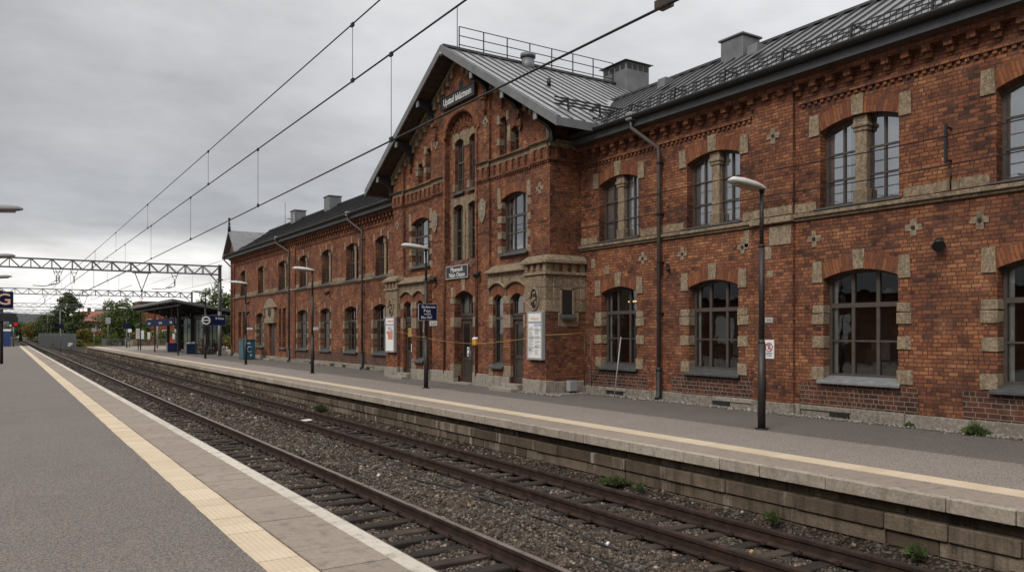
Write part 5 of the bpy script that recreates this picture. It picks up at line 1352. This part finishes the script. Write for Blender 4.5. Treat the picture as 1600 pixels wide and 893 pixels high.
# yellowish warning and electric boards etc on the far platform ----------------------------------
# ---- overhead line gantries -------------------------------------------------------------------
def gantry(y,x0,x1,zb,zt,label,near,posts=(1,1),hang=(),panel=1.55):
    G=empty('overhead_gantry',(x1,y,0),label,'gantry','overhead line gantries')
    q=MB(); c=.10 if near else .12; yw=.28
    for yy in ((y-yw,y+yw) if near else (y,)):
        q.beam((x0,yy,zt),(x1,yy,zt),c,c); q.beam((x0,yy,zb),(x1,yy,zb),c,c)
        n=max(1,round((x1-x0)/panel)); dx=(x1-x0)/n
        for i in range(n):
            a=x0+i*dx
            if near: q.beam((a,yy,zb),(a,yy,zt),c*.75,c*.75); q.beam((a,yy,zt),(a+dx/2,yy,zb),c*.7,c*.7); q.beam((a+dx/2,yy,zb),(a+dx,yy,zt),c*.7,c*.7)
            else: q.beam((a,yy,zt),(a+dx/2,yy,zb),c*.7,c*.7); q.beam((a+dx/2,yy,zb),(a+dx,yy,zt),c*.7,c*.7)
    if near:
        for i in range(n+1):
            a=x0+i*dx; q.beam((a,y-yw,zt),(a,y+yw,zt),.05,.05); q.beam((a,y-yw,zb),(a,y+yw,zb),.05,.05)
    q.build('truss_beam',m_steeld if near else m_steel,G)
    for x,on in ((x0,posts[0]),(x1,posts[1])):
        if not on: continue
        q=MB(); q.box(x-.13,x+.13,y-.16,y+.16,-1.3,zt+.15); q.box(x-.2,x+.2,y-.22,y+.22,zt-.02,zt+.06); s=-1 if x==x1 else 1
        q.beam((x,y,zb-1.),(x+s*.9,y,zb),.1,.1); q.build('post',m_steeld if near else m_steel,G)
    for (x,kind,dz) in hang:
        q=MB()
        if kind=='V':
            q.beam((x-.62,y,zb),(x,y,zb-dz),.07,.07); q.beam((x+.62,y,zb),(x,y,zb-dz),.07,.07); q.beam((x-.8,y,zb-.12),(x+.8,y,zb-.12),.08,.08); q.beam((x-.1,y,zb-dz),(x+.1,y,zb-dz),.12,.12)
        else:
            q.beam((x-.3,y,zb),(x-.12,y,zb-.55),.05,.05); q.beam((x+.3,y,zb),(x+.12,y,zb-.55),.05,.05); q.beam((x-.24,y,zb-.3),(x+.24,y,zb-.3),.05,.05)
        h=q.build('hanger',m_steeld,G)
        q=MB(); z=zb-dz if kind=='V' else zb-.55
        for k in range(4 if near else 2): q.tube([(x,y,z-.1-.14*k),(x,y,z-.16-.14*k)],.09,8)
        q.tube([(x,y,z),(x,y,z-.75)],.03,6)
        if kind=='A':
            q.tube([(x,y,z-.72),(x-1.1,y,z-1.02),(x-2.0,y,z-.98)],.035,6); q.tube([(x,y,z-.3),(x-.9,y,z-.98)],.02,5)
            for k in range(3): q.tube([(x-.3-.12*k,y,z-.80-.03*k),(x-.36-.12*k,y,z-.82-.03*k)],.08,8)
        q.build('insulator',m_insul,h)
    return G
ZB,ZT=7.86,8.66
gantry(80,-9,17.75,ZB,ZT,'steel lattice gantry over the tracks at the end of the station, nearest and largest',True,(1,1),[(3.95,'H',0),(4.15,'A',0),(10.8,'V',1.75),(13.65,'A',0),(5.3,'H',0)])
gantry(136,-9,25.8,ZB,ZT,'second steel lattice gantry, ending behind the platform shelter',True,(1,1),[(10.2,'V',1.9),(5.2,'H',0),(16.2,'H',0),(18.3,'H',0)],1.75)
gl=['third lattice gantry with its grey mast before the bushy tree','fourth lattice gantry far along the line','fifth lattice gantry far along the line, partly behind the conifer','sixth lattice gantry far along the line, low above the tracks','farthest lattice gantry low over the vanishing tracks']
for lab,y,x1 in zip(gl,(206,266,330,395,460),(22.4,19,19,18,18)): gantry(y,-9,x1,ZB,ZT,lab,False,(1,1),[(5.6,'H',0),(9.8,'V',1.8)],1.9)
# slim mast beside the shelter
q=MB(); q.tube([(17.3,78.0,-.1),(17.3,78.0,4.2)],.17,10); q.tube([(17.3,78.0,4.2),(17.3,78.0,7.3)],.11,10); q.box(17.05,17.55,77.8,78.2,7.2,7.32); tag(q.build('mast',m_steel),'plain grey steel mast between the shelter and the station corner','mast')

# ---- overhead wires ---------------------------------------------------------------------------
def wires(x,zm,zc1,zc2,label,y0,y1,d1,d2,rw=.0135):
    T=empty('overhead_wires',(x,y0,zc1),label,'overhead wires')
    ys=np.arange(y0,y1+1,10.)
    def line(z,nm,r): q=MB(); q.tube([(x,y,z) for y in ys],[r*(1 if y<60 else 1.5) for y in ys],6,True); q.build(nm,m_wire,T)
    line(zm,'messenger_wire',rw); line(zc1,'auxiliary_wire',rw*1.15)
    if zc2: line(zc2,'contact_wire',rw*1.1)
    for y in d1:
        q=MB(); q.tube([(x,y,zm),(x,y,zc1)],.006 if y<60 else .012,5); q.box(x-.02,x+.02,y-.06,y+.06,zm-.05,zm+.02); q.box(x-.02,x+.02,y-.06,y+.06,zc1-.02,zc1+.05); q.build('dropper',m_wire,T)
    for y in d2:
        q=MB(); q.tube([(x,y,zc1),(x,y,zc2)],.006 if y<60 else .012,5); q.box(x-.02,x+.02,y-.05,y+.05,zc1-.05,zc1+.02); q.box(x-.02,x+.02,y-.05,y+.05,zc2-.02,zc2+.06); q.build('dropper',m_wire,T)
    return T
T=wires(5.65,8.22,7.12,5.61,'three stacked black overhead wires sweeping over the tracks in front of the station',-12,300,[1.6,14.4,27.1,40,52.3,65,90,104,118],[3.8,12.6,21.1,30,39,48,57,66,88,98,108,118,130])
q=MB(); q.tube([(5.65,5.9,5.62),(5.62,5.95,6.5)],.02,6)
for k in range(5): q.tube([(5.65,5.9,5.72+.09*k),(5.65,5.9,5.76+.09*k)],.05,8)
q.box(5.6,5.72,5.82,5.98,5.6,5.68); q.build('insulator',m_insul,T)
wires(10.0,8.1,6.6,None,'pair of far overhead wires running on beyond the first gantry',80.3,300,[90,100,110,120,145,160,175,190],[])
wires(24.0,11.6,9.0,None,'pair of thin overhead wires appearing beyond the station corner',84,300,[92,103,114,126,140,160],[])

# ---- platform shelter -------------------------------------------------------------------------
SH=empty('platform_shelter',(16.5,95,0),'dark open platform shelter with sloping flat roof and glass back','shelter')
y0,y1=80.9,110.; xf,xb=13.55,19.6; zf,zb_=5.42,4.30
q=MB(); q.hexa([(xf,y0,zf+.05),(xb,y0,zb_+.05),(xb,y0,zb_-.17),(xf,y0,zf-.2)],[(xf,y1,zf+.05),(xb,y1,zb_+.05),(xb,y1,zb_-.17),(xf,y1,zf-.2)])
q.build('roof',m_fascia,SH,.02)
q=MB()
y=y0+.6
while y<y1: q.beam((xf+.15,y,zf-.3),(xb-.1,y,zb_-.26),.1,.2); y+=2.1
q.beam((14.3,y0,zf-.48),(14.3,y1,zf-.48),.14,.24); q.beam((18.6,y0,zb_-.12),(18.6,y1,zb_-.12),.12,.2); q.build('roof_beams',m_dark,SH)
for y in (82.,96.,107.): 
    q=MB(); q.box(14.24,14.36,y-.07,y+.07,0,zf-.36); q.build('post',m_dark,SH)
for y in (84.5,92.5,100.,107.5):
    q=MB(); q.box(17.4,17.72,y-.2,y+.2,0,zf-1.0); q.tube([(17.5,y,zf-1.8),(17.1,y,zf-1.15),(16.2,y,zf-.75)],.09,8); q.build('post',m_dark,SH)
m_glasss=glass('shelter_glass',.04,(.9,.93,.92)); gm=MB(); fm=MB()
for y in np.arange(82,108,2.2):
    fm.box(18.36,18.44,y-.05,y+.05,.1,3.9); 
fm.box(18.36,18.44,82,108,.1,.22); fm.box(18.36,18.44,82,108,1.15,1.2); fm.box(18.36,18.44,82,108,3.05,3.12); fm.box(18.36,18.44,82,108,3.85,3.95)
for x in (15.9,16.7,17.5): fm.box(x-.04,x+.04,81.9,82.0,.1,3.6)
fm.box(15.9,18.4,81.9,82.0,.1,.2); fm.box(15.9,18.4,81.9,82.0,3.5,3.6)
fr_=fm.build('glazing_frame',m_dark,SH); gm.box(18.39,18.41,82,108,.22,3.85); gm.box(15.94,18.36,81.94,81.96,.2,3.5); gm.build('glass_screen',m_glasss,fr_)
q=MB(); q.tube([(15.2,86,zf-.52),(15.2,86,zf-.42)],.2,12); q.build('ceiling_lamp',m_white,SH)
q=MB(); q.box(17.9,18.3,86,94,.42,.5)
for y in (86.4,90,93.6): q.box(17.95,18.25,y-.05,y+.05,0,.418)
tag(q.build('bench',m_dark),'dark bench under the shelter along its glass back','bench')
t_=empty('platform_sign',(14.1,90,2.9),'long navy station sign hung along the front of the shelter','sign')
q=MB(); q.box(14.02,14.1,82.4,100.5,2.93,3.66); q.build('panel',m_navy,t_); q=MB()
for y,tx in ((98,'Bsa stor'),(90.5,'Norrsvik'),(84.3,'Vaxda')): text_into(q,tx,.36,(14.012,y,3.25),EX,EZ,0,'CENTER',1.5)
q.build('lettering',m_white,t_); q=MB()
for y in (84,91,99): q.box(14.04,14.08,y-.03,y+.03,3.662,4.95)
q.build('hanger_rods',m_dark,t_)
def bin_(x,y,label,bag):
    t_=empty('litter_bin',(x,y,0),label,'bin')
    q=MB(); q.box(x-.5,x+.5,y-.4,y+.4,.05,1.05); q.build('bin_body',m_blue,t_,.03); q=MB(); q.box(x-.54,x-.505,y-.4,y+.4,.0,1.1); q.box(x+.505,x+.54,y-.4,y+.4,0,1.1); q.build('bin_side',m_steel,t_)
    if bag: q=MB(); q.ball((x-.15,y,1.12),.24,10,6,1.2,1,.6); q.ball((x+.25,y,1.12),.2,10,6,1,1,.7); q.build('bin_bag',m_bin,t_)
bin_(15.85,94.5,'navy litter bin by the shelter posts, farther of the two',False); bin_(16.2,85.7,'navy litter bin stuffed with pale bags, nearer of the two',True)
t_=empty('bollard',(17.7,76.6,0),'low pale concrete block between the mast and station corner','bollard')
q=MB(); q.box(17.45,18.3,79.2,79.9,0,.42); q.build('block',m_conc,t_,.04); q=MB(); q.box(17.6,18.15,79.25,79.85,.422,.85); q.build('upper_block',m_conc,t_,.04)
# a person seated in the shelter in a red top is only a smudge: red bag on the bench
t_=empty('person',(17.95,87.2,0),'small figure in a red top sitting on the bench inside the shelter','person')
m_skin=simple('skin',(.35,.2,.14),.6,0,.1,9); m_redtop=simple('red_jacket',(.3,.06,.06),.8,0,.2,9); m_trous=simple('dark_trousers',(.03,.03,.04),.8)
me=bpy.data.meshes.new('body'); 
J=dict(pel=(17.98,87.2,.60),ch=(18.02,87.2,1.0),nk=(18.02,87.2,1.16),hd=(17.99,87.2,1.27),ht=(17.99,87.2,1.42),sl=(18.0,87.02,1.08),el=(17.88,86.98,.82),hl=(17.66,87.05,.72),sr=(18.0,87.38,1.08),er=(17.88,87.42,.82),hr=(17.66,87.35,.72),kl=(17.56,87.08,.6),al=(17.5,87.08,.1),fl=(17.36,87.08,.05),kr=(17.56,87.32,.6),ar=(17.52,87.32,.1),fr=(17.38,87.32,.05))
names=list(J); ED=[('pel','ch'),('ch','nk'),('nk','hd'),('hd','ht'),('ch','sl'),('sl','el'),('el','hl'),('ch','sr'),('sr','er'),('er','hr'),('pel','kl'),('kl','al'),('al','fl'),('pel','kr'),('kr','ar'),('ar','fr')]
me.from_pydata([tuple(Vector(J[n])-t_.location) for n in names],[(names.index(a),names.index(b)) for a,b in ED],[]); bo=bpy.data.objects.new('body',me); COL.objects.link(bo); bo.parent=t_; me.materials.append(m_redtop)
sk=bo.modifiers.new('skin','SKIN'); rad=dict(pel=.15,ch=.15,nk=.06,hd=.10,ht=.085,sl=.07,sr=.07,el=.045,er=.045,hl=.035,hr=.035,kl=.075,kr=.075,al=.045,ar=.045,fl=.04,fr=.04)
for i,n in enumerate(names): me.skin_vertices[0].data[i].radius=(rad[n],rad[n])
me.skin_vertices[0].data[0].use_root=True
bo.modifiers.new('sub','SUBSURF').levels=1; bo.modifiers['sub'].render_levels=1
q=MB(); q.ball((18.0,87.2,1.40),.105,10,7,1,1,.8); q.build('hair',m_dark,t_)
q=MB(); q.ball((17.96,87.2,1.34),.085,10,7,.9,.9,1.1); q.build('face',m_skin,t_)

# ---- foreground platform's far end ------------------------------------------------------------
t_=empty('platform_sign',(-.1,67.5,0),'navy sign with a salmon ring letter on a dark post at the picture edge','sign')
q=MB(); q.tube([(-.1,67.5,0),(-.1,67.5,5.3)],.11,10); q.build('post',m_dark,t_)
q=MB(); q.box(-1.05,.62,67.3,67.4,4.0,5.2); q.build('panel',m_navy,t_,.02); q=MB(); q.box(-1.09,.66,67.305,67.42,3.93,4.0); q.build('frame',m_grey,t_)
q=MB(); text_into(q,'G',1.15,(.02,67.29,4.60),AX,EZ,0,'CENTER',1.15); q.build('lettering',m_orange,t_)
q=MB(); q.box(-1.0,.82,67.2,67.6,3.05,3.62); q.build('display_box',m_black,t_,.02)
t_=empty('railway_signal',(1.35,146,0),'railway signal with a lit red lamp at the foreground platform end','signal')
q=MB(); q.tube([(1.35,146,0),(1.35,146,3.1)],.09,8); q.build('post',m_steel,t_); q=MB(); q.box(.75,1.95,145.9,146.2,3.1,4.75); h=q.build('signal_head',m_black,t_,.1)
q=MB(); q.tube([(1.65,145.88,3.5),(1.65,145.84,3.5)],.27,12); q.tube([(1.55,145.88,4.35),(1.55,145.84,4.35)],.2,12); q.build('red_lens',m_redlit,h)
q=MB(); q.tube([(.95,145.88,3.3),(.95,145.84,3.3)],.14,10); q.build('white_lens',m_white,h)
t_=empty('equipment_cabinet',(.45,145.5,0),'tall blue equipment cabinet at the far end of the foreground platform','cabinet')
q=MB(); q.box(-.3,1.0,145,146.2,.05,2.35); q.build('body',m_bluel,t_,.04); q=MB(); q.box(-.35,1.05,144.95,146.25,2.352,2.7); q.build('top',m_white,t_,.04)
t_=empty('equipment_cabinet',(-.5,143,0),'pale grey box left of the blue cabinet on the far platform end','cabinet'); q=MB(); q.box(-1.2,-.36,143,144,0,1.2); q.build('body',m_grey,t_,.03); q=MB(); q.box(-1.22,-.34,142.98,144.02,1.202,1.26); q.build('top',m_white,t_)

# ---- fences -----------------------------------------------------------------------------------
t_=empty('palisade_fence',(9,190,0),'tall grey steel palisade fence along the line before the dark conifer','fence')
def path_pts(P,step):
    out=[]; 
    for (a,b) in zip(P,P[1:]):
        L=math.dist(a,b); n=max(1,int(L/step))
        for i in range(n): out.append((a[0]+(b[0]-a[0])*i/n,a[1]+(b[1]-a[1])*i/n))
    out.append(P[-1]); return out
fp=[(7.3,225),(10.2,172),(11.0,162)]
q=MB()
for x,y in path_pts(fp,.24): q.box(x-.075,x+.075,y-.03,y+.03,-1.1,1.75); q.prism([(x-.075,1.75),(x+.075,1.75),(x,1.95)],'y',y-.03,y+.03)
q.build('pales',m_steel,t_); q=MB()
for a,b in zip(fp,fp[1:]): q.beam((a[0],a[1]+.06,.9),(b[0],b[1]+.06,.9),.06,.06); q.beam((a[0],a[1]+.06,-.3),(b[0],b[1]+.06,-.3),.06,.06)
q.build('rails',m_steeld,t_)
q=MB(); q.box(10.0,11.0,164.9,164.95,-.1,.3); q.box(9.9,10.4,164.9,164.95,-.35,-.12); tag(q.build('trespass_sign',m_white),'small white notice fixed to the grey palisade fence','sign')
t_=empty('railing',(20,YE-.4,0),'low grey bar railing closing the far end of the station platform','railing')
rp=[(13.4,YE+4),(13.6,YE-.4),(30,YE-.4)]
q=MB()
for x,y in path_pts(rp,.22): q.box(x-.022,x+.022,y-.022,y+.022,-.1,1.1)
q.build('bars',m_steel,t_); q=MB()
for a,b in zip(rp,rp[1:]): q.beam((a[0],a[1],1.12),(b[0],b[1],1.12),.07,.06); q.beam((a[0],a[1],.12),(b[0],b[1],.12),.05,.05)
q.build('rails',m_steel,t_)
q=MB()
for y in (130,132,136): q.box(20.6,23.6,y-.05,y+.05,.55,.62)
q=MB(); q.box(22.2,24.6,136.6,137.1,.42,.5); q.box(22.2,24.6,137.1,137.18,.55,.95); q.box(22.4,22.5,136.6,137.1,0,.418); q.box(24.3,24.4,136.6,137.1,0,.418); tag(q.build('bench',m_red),'red bench by the railing at the far end of the station platform','bench')
# small posts and signs by the far end
def small_sign(x,y,h,w,hh,mat,label,post=m_steel,zb=0):
    t_=empty('small_sign',(x,y,zb),label,'sign'); q=MB(); q.tube([(x,y,zb),(x,y,h)],.06,6); q.build('post',post,t_); q=MB(); q.box(x-w/2,x+w/2,y-.1,y-.06,h-hh,h); q.build('panel',mat,t_,.02)
small_sign(7.9+.2,152,3.6,.9,.7,m_navy,'small navy sign on a thin post by the palisade fence end',m_steel,-1.1)
small_sign(12.9,150,2.9,.7,.6,m_grey,'short post with a small grey sign before the autumn bush',m_steel,-1.1)
small_sign(14.3,143,4.6,.75,1.,m_grey,'post with a square grey board left of the third gantry mast',m_steel,-1.1)
small_sign(14.95,125.6,3.5,.9,.75,m_navy,'small navy number sign on the slim grey lamp',m_steel,0)
small_sign(15.35,125.6,2.7,.5,.5,m_white,'small white plate below the navy number sign',m_steel,0)
small_sign(14.5,110.5,2.7,.55,1.3,m_white,'white notice on a thin dark post before the shelter',m_dark,0)
small_sign(18.8,139.5,2.5,.7,1.4,m_white,'white notice board by the railing left of the shelter')
small_sign(19.9,139.8,2.2,.4,1.2,m_white,'narrow white notice board by the railing left of the shelter')
small_sign(23.4,138.,2.0,.4,.9,m_white,'tiny white notice behind the shelter sign by the railing')
for x,y,h,lab in ((10.8,205,7.5,'slender grey pole before the yellow green bushes'),(9.6,235,7,'slender grey pole at the conifer, left of a pair'),(10.4,237,7,'slender grey pole at the conifer, right of a pair'),(17.9,118,4.2,'slender grey pole with nothing on it behind the shelter posts')):
    q=MB(); q.tube([(x,y,-1.1),(x,y,h)],.1,8); tag(q.build('pole',m_steel),lab,'pole')

# ---- trees, bushes ----------------------------------------------------------------------------
def leafcloud(q,c,rx,ry,rz,n,s,rr):
    for i in range(n):
        u=rr.uniform(-1,1); a=rr.uniform(0,6.283); k=math.sqrt(1-u*u); r=rr.random()**.42
        p=Vector((c[0]+rx*r*k*math.cos(a),c[1]+ry*r*k*math.sin(a),c[2]+rz*r*u))
        d1=Vector((rr.gauss(0,1),rr.gauss(0,1),rr.gauss(0,.6))).normalized()*s*rr.uniform(.6,1.3); d2=d1.cross(Vector((rr.gauss(0,1),rr.gauss(0,1),rr.gauss(0,1)))).normalized()*s*rr.uniform(.4,.9)
        q.poly([p-d1,p+d2*.6,p+d1,p-d2])
def tree(x,y,h,w,label,kind,mat,seed,group='trees beyond the railway'):
    rr=random.Random(seed); zb=-1.1; T=empty('tree',(x,y,zb),label,'tree',group)
    q=MB(); tr=w*.045
    q.tube([(x,y,zb),(x+rr.uniform(-.1,.1),y,zb+h*.35),(x+rr.uniform(-.2,.2),y,zb+h*.9)],[tr,tr*.75,tr*.15],8)
    for i in range(9):
        z=zb+h*rr.uniform(.2,.75); a=rr.uniform(0,6.28); l=w*.42*rr.uniform(.5,1); q.tube([(x,y,z),(x+l*.5*math.cos(a),y+l*.5*math.sin(a),z+l*.25),(x+l*math.cos(a),y+l*math.sin(a),z+l*.6)],[tr*.4,tr*.25,tr*.08],5)
    q.build('trunk',m_bark,T)
    q=MB()
    if kind=='cone':
        for i in range(300):
            t_=rr.random()**1.7; z=zb+h*(.08+.90*t_); r=w*.62*(1-t_)**.7*rr.uniform(.35,1.15)+.15; a=rr.uniform(0,6.28)
            leafcloud(q,(x+r*.9*math.cos(a),y+r*.9*math.sin(a),z),1.0,1.0,.5,55,.26,rr)
    else:
        for i in range(120):
            u=rr.uniform(-.95,1); k=math.sqrt(max(0,1-u*u)); a=rr.uniform(0,6.28); r=rr.random()**.4*rr.uniform(.8,1.1)
            leafcloud(q,(x+w*.5*r*k*math.cos(a),y+w*.5*r*k*math.sin(a),zb+h*(.54+.42*u*r)),w*.11,w*.11,w*.085,75,.22,rr)
    q.build('crown',mat,T)
tree(14.0,232,13.4,12,'large dark conical conifer behind the grey palisade fence','cone',m_leafd,1)
tree(11.6,262,9.5,9,'dark rounded tree just left of the large conifer','round',m_leafd,2)
tree(9.5,300,7.5,9,'low yellowish green tree left of the conifer by the line','round',m_leafy,9)
tree(21.6,188,10.9,10.5,'bushy dark green tree behind the third gantry mast','round',m_leafm,3)
tree(27.0,205,6.2,5.5,'pale green tree between the bushy tree and the orange block','round',m_leafm,4)
tree(33.5,150,12.6,10,'green tree crown showing over the shelter roof at the station corner','round',m_leafm,5)
tree(37.,140,13.5,9,'tall green tree at the station corner, rightmost of the trees','round',m_leafm,6)
tree(46.5,290,12.5,6,'far dark treetop above the roofs left of the orange block','round',m_leafd,7)
tree(58.,300,13.5,8,'far dark treetop above the shelter roof','round',m_leafd,8)
tree(5.2,330,7,12,'low dark trees at the bend of the line','round',m_leafd,12)
def bush(x,y,w,h,label,mat,seed,z=-1.1):
    rr=random.Random(seed); q=MB()
    for i in range(int(14+w*3)):
        leafcloud(q,(x+rr.uniform(-.5,.5)*w,y+rr.uniform(-1,1),z+h*rr.uniform(.25,.85)),.7,.7,.5,60,.17,rr)
    tag(q.build('bush',mat),label,'bush','bushes beyond the railing')
bush(15.2,182,5,4.6,'yellow orange autumn bush between the conifer and the bushy tree',m_leafy,21)
bush(17.9,180,4,3.2,'low green bush before the autumn bush',m_leafm,22)
bush(23.5,165,5,4,'yellow green bush behind the railing left of the shelter',m_leafy,23)
bush(26.6,160,5,4.2,'green bush seen through the shelter posts',m_leafm,24)
bush(28.2,148,5,4.4,'yellow green bush seen through the left of the glass screen',m_leafy,25)
bush(29.6,135,5,4.0,'green bush seen through the right of the glass screen',m_leafm,26)
bush(24.6,108,4,2.6,'low bush in the gap between shelter and station',m_leafy,27)
bush(11.2,195,6,1.6,'strip of low weeds at the foot of the palisade fence',m_leafy,28)

# ---- buildings beyond -------------------------------------------------------------------------
def block(name,x0,x1,y0,y1,h,label,mat,roofm,wins,roof='flat',cat='building'):
    t_=empty(name,((x0+x1)/2,y0,-1.2),label,cat,'buildings beyond the railway')
    q=MB(); q.box(x0,x1,y0,y1,-1.3,h); q.build('wall',mat,t_)
    if roof=='flat': q=MB(); q.box(x0-.3,x1+.3,y0-.3,y1+.3,h+.002,h+.35); q.build('roof',roofm,t_)
    else:
        q=MB(); m=(y0+y1)/2; q.prism([(y0-.5,h),(y1+.5,h),(m,h+roof)],'x',x0-.5,x1+.5); r=q.build('roof',roofm,t_); q=MB(); q.box(x0+2,x0+3,m-.5,m+.5,h+roof*.6,h+roof+1.2); q.build('chimney',m_brick,r)
    for x,z in wins:
        q=MB(); q.box(x-.65,x+.65,y0-.06,y0+.05,z-.8,z+.8); f_=q.build('window',m_white,t_); q=MB(); q.box(x-.5,x-.05,y0-.08,y0-.062,z-.66,z+.66); q.box(x+.05,x+.5,y0-.08,y0-.062,z-.66,z+.66); q.build('pane',m_dglass,f_)
    return t_
block('apartment_block',30.8,47,232,246,10.2,'orange brick apartment block behind the shelter',m_brickfar,m_fascia,[(x,z) for x in (33,37,41,45) for z in (2,5,8.2)])
block('apartment_block',46,62,205,220,7.2,'orange brick block glimpsed beyond the shelter by the station corner',m_brickfar,m_fascia,[(x,z) for x in (48,52,56,60) for z in (2,5)])
block('house',20.5,27.5,278,290,5.6,'brick house with red tiled roof between the two big trees',m_brickfar,m_tile,[(22,3.5),(25,3.5)],3.2,'house')
block('house',27,34,300,312,7.2,'dark roofed house behind the red tiled roof',m_brickfar,m_roofd,[(29,5.),(32,5.)],3.0,'house')
for i,(x,y) in enumerate(((2,520),(9,520),(15,530))):
    block('shed',x,x+5.5,y,y+8,1.2,('low white shed far down the line, %s of three'%('leftmost','middle','rightmost')[i]),m_white,m_grey,[],'flat','shed')
# hills and far wood
def ridge(name,pts,y,base,label,mat,seed,depth=300):
    rr=random.Random(seed); q=MB(); xs=np.linspace(pts[0][0],pts[-1][0],140)
    hs=[np.interp(x,[p[0] for p in pts],[p[1] for p in pts])+rr.uniform(-.06,.06)*20 for x in xs]
    for i in range(139):
        q.poly([(xs[i],y-depth,base),(xs[i+1],y-depth,base),(xs[i+1],y,hs[i+1]),(xs[i],y,hs[i])]); q.poly([(xs[i],y,hs[i]),(xs[i+1],y,hs[i+1]),(xs[i+1],y+depth,base),(xs[i],y+depth,base)])
    tag(q.build(name,mat),label,'hills',None,'structure')
ridge('hills',[(-900,45),(-300,52),(0,50),(150,40),(420,46),(900,52),(1800,60),(2600,40)],2300,-1.3,'far wooded hills tinted haze blue along the horizon',m_hill,4)
q=MB(); rr=random.Random(31)
for i in range(240):
    x=rr.uniform(-60,120); y=rr.uniform(560,700)
    if True: leafcloud(q,(x,y,rr.uniform(0,3.2)),4.5,4,2.6,26,.95,rr)
o=tag(q.build('far_wood',m_leafd),'dark mass of far woods across the end of the line','wood',None,'stuff')
q=MB(); rr=random.Random(33)
for i in range(9000):
    t_=rr.random(); y=150+260*t_; x=(13.9 if y>160 else 14.2)+rr.uniform(0,10+8*t_)-1.5*t_; 
    if rr.random()<.35: x=rr.uniform(-6,1.2); y=152+rr.random()*250
    h=rr.uniform(.2,.7); a=rr.uniform(0,3.14); s=.09
    q.poly([(x-s*math.cos(a),y-s*math.sin(a),-1.3),(x+s*math.cos(a),y+s*math.sin(a),-1.3),(x+rr.uniform(-.2,.2),y,-1.3+h)])
tag(q.build('rough_grass',m_leafy),'rough dry grass along the line beyond the platforms','grass',None,'stuff')

# ---- building across the tracks, behind the camera's left: what the windows mirror ------------------
OB=empty('trackside_building',(-22,10,0),'low brown brick building with dark roof opposite the station, mirrored in its windows','building')
q=MB(); q.box(-30,-19,-45,62,-1.3,5.4); q.build('wall',m_brick,OB)
q=MB(); q.prism([(-31,5.4),(-18,5.4),(-24.5,8.7)],'y',-46,63); q.build('roof',m_roofd,OB)
for y in range(-40,60,6):
    q=MB(); q.box(-19.02,-18.95,y,y+2,1.2,3.6); q.build('window',m_white,OB)
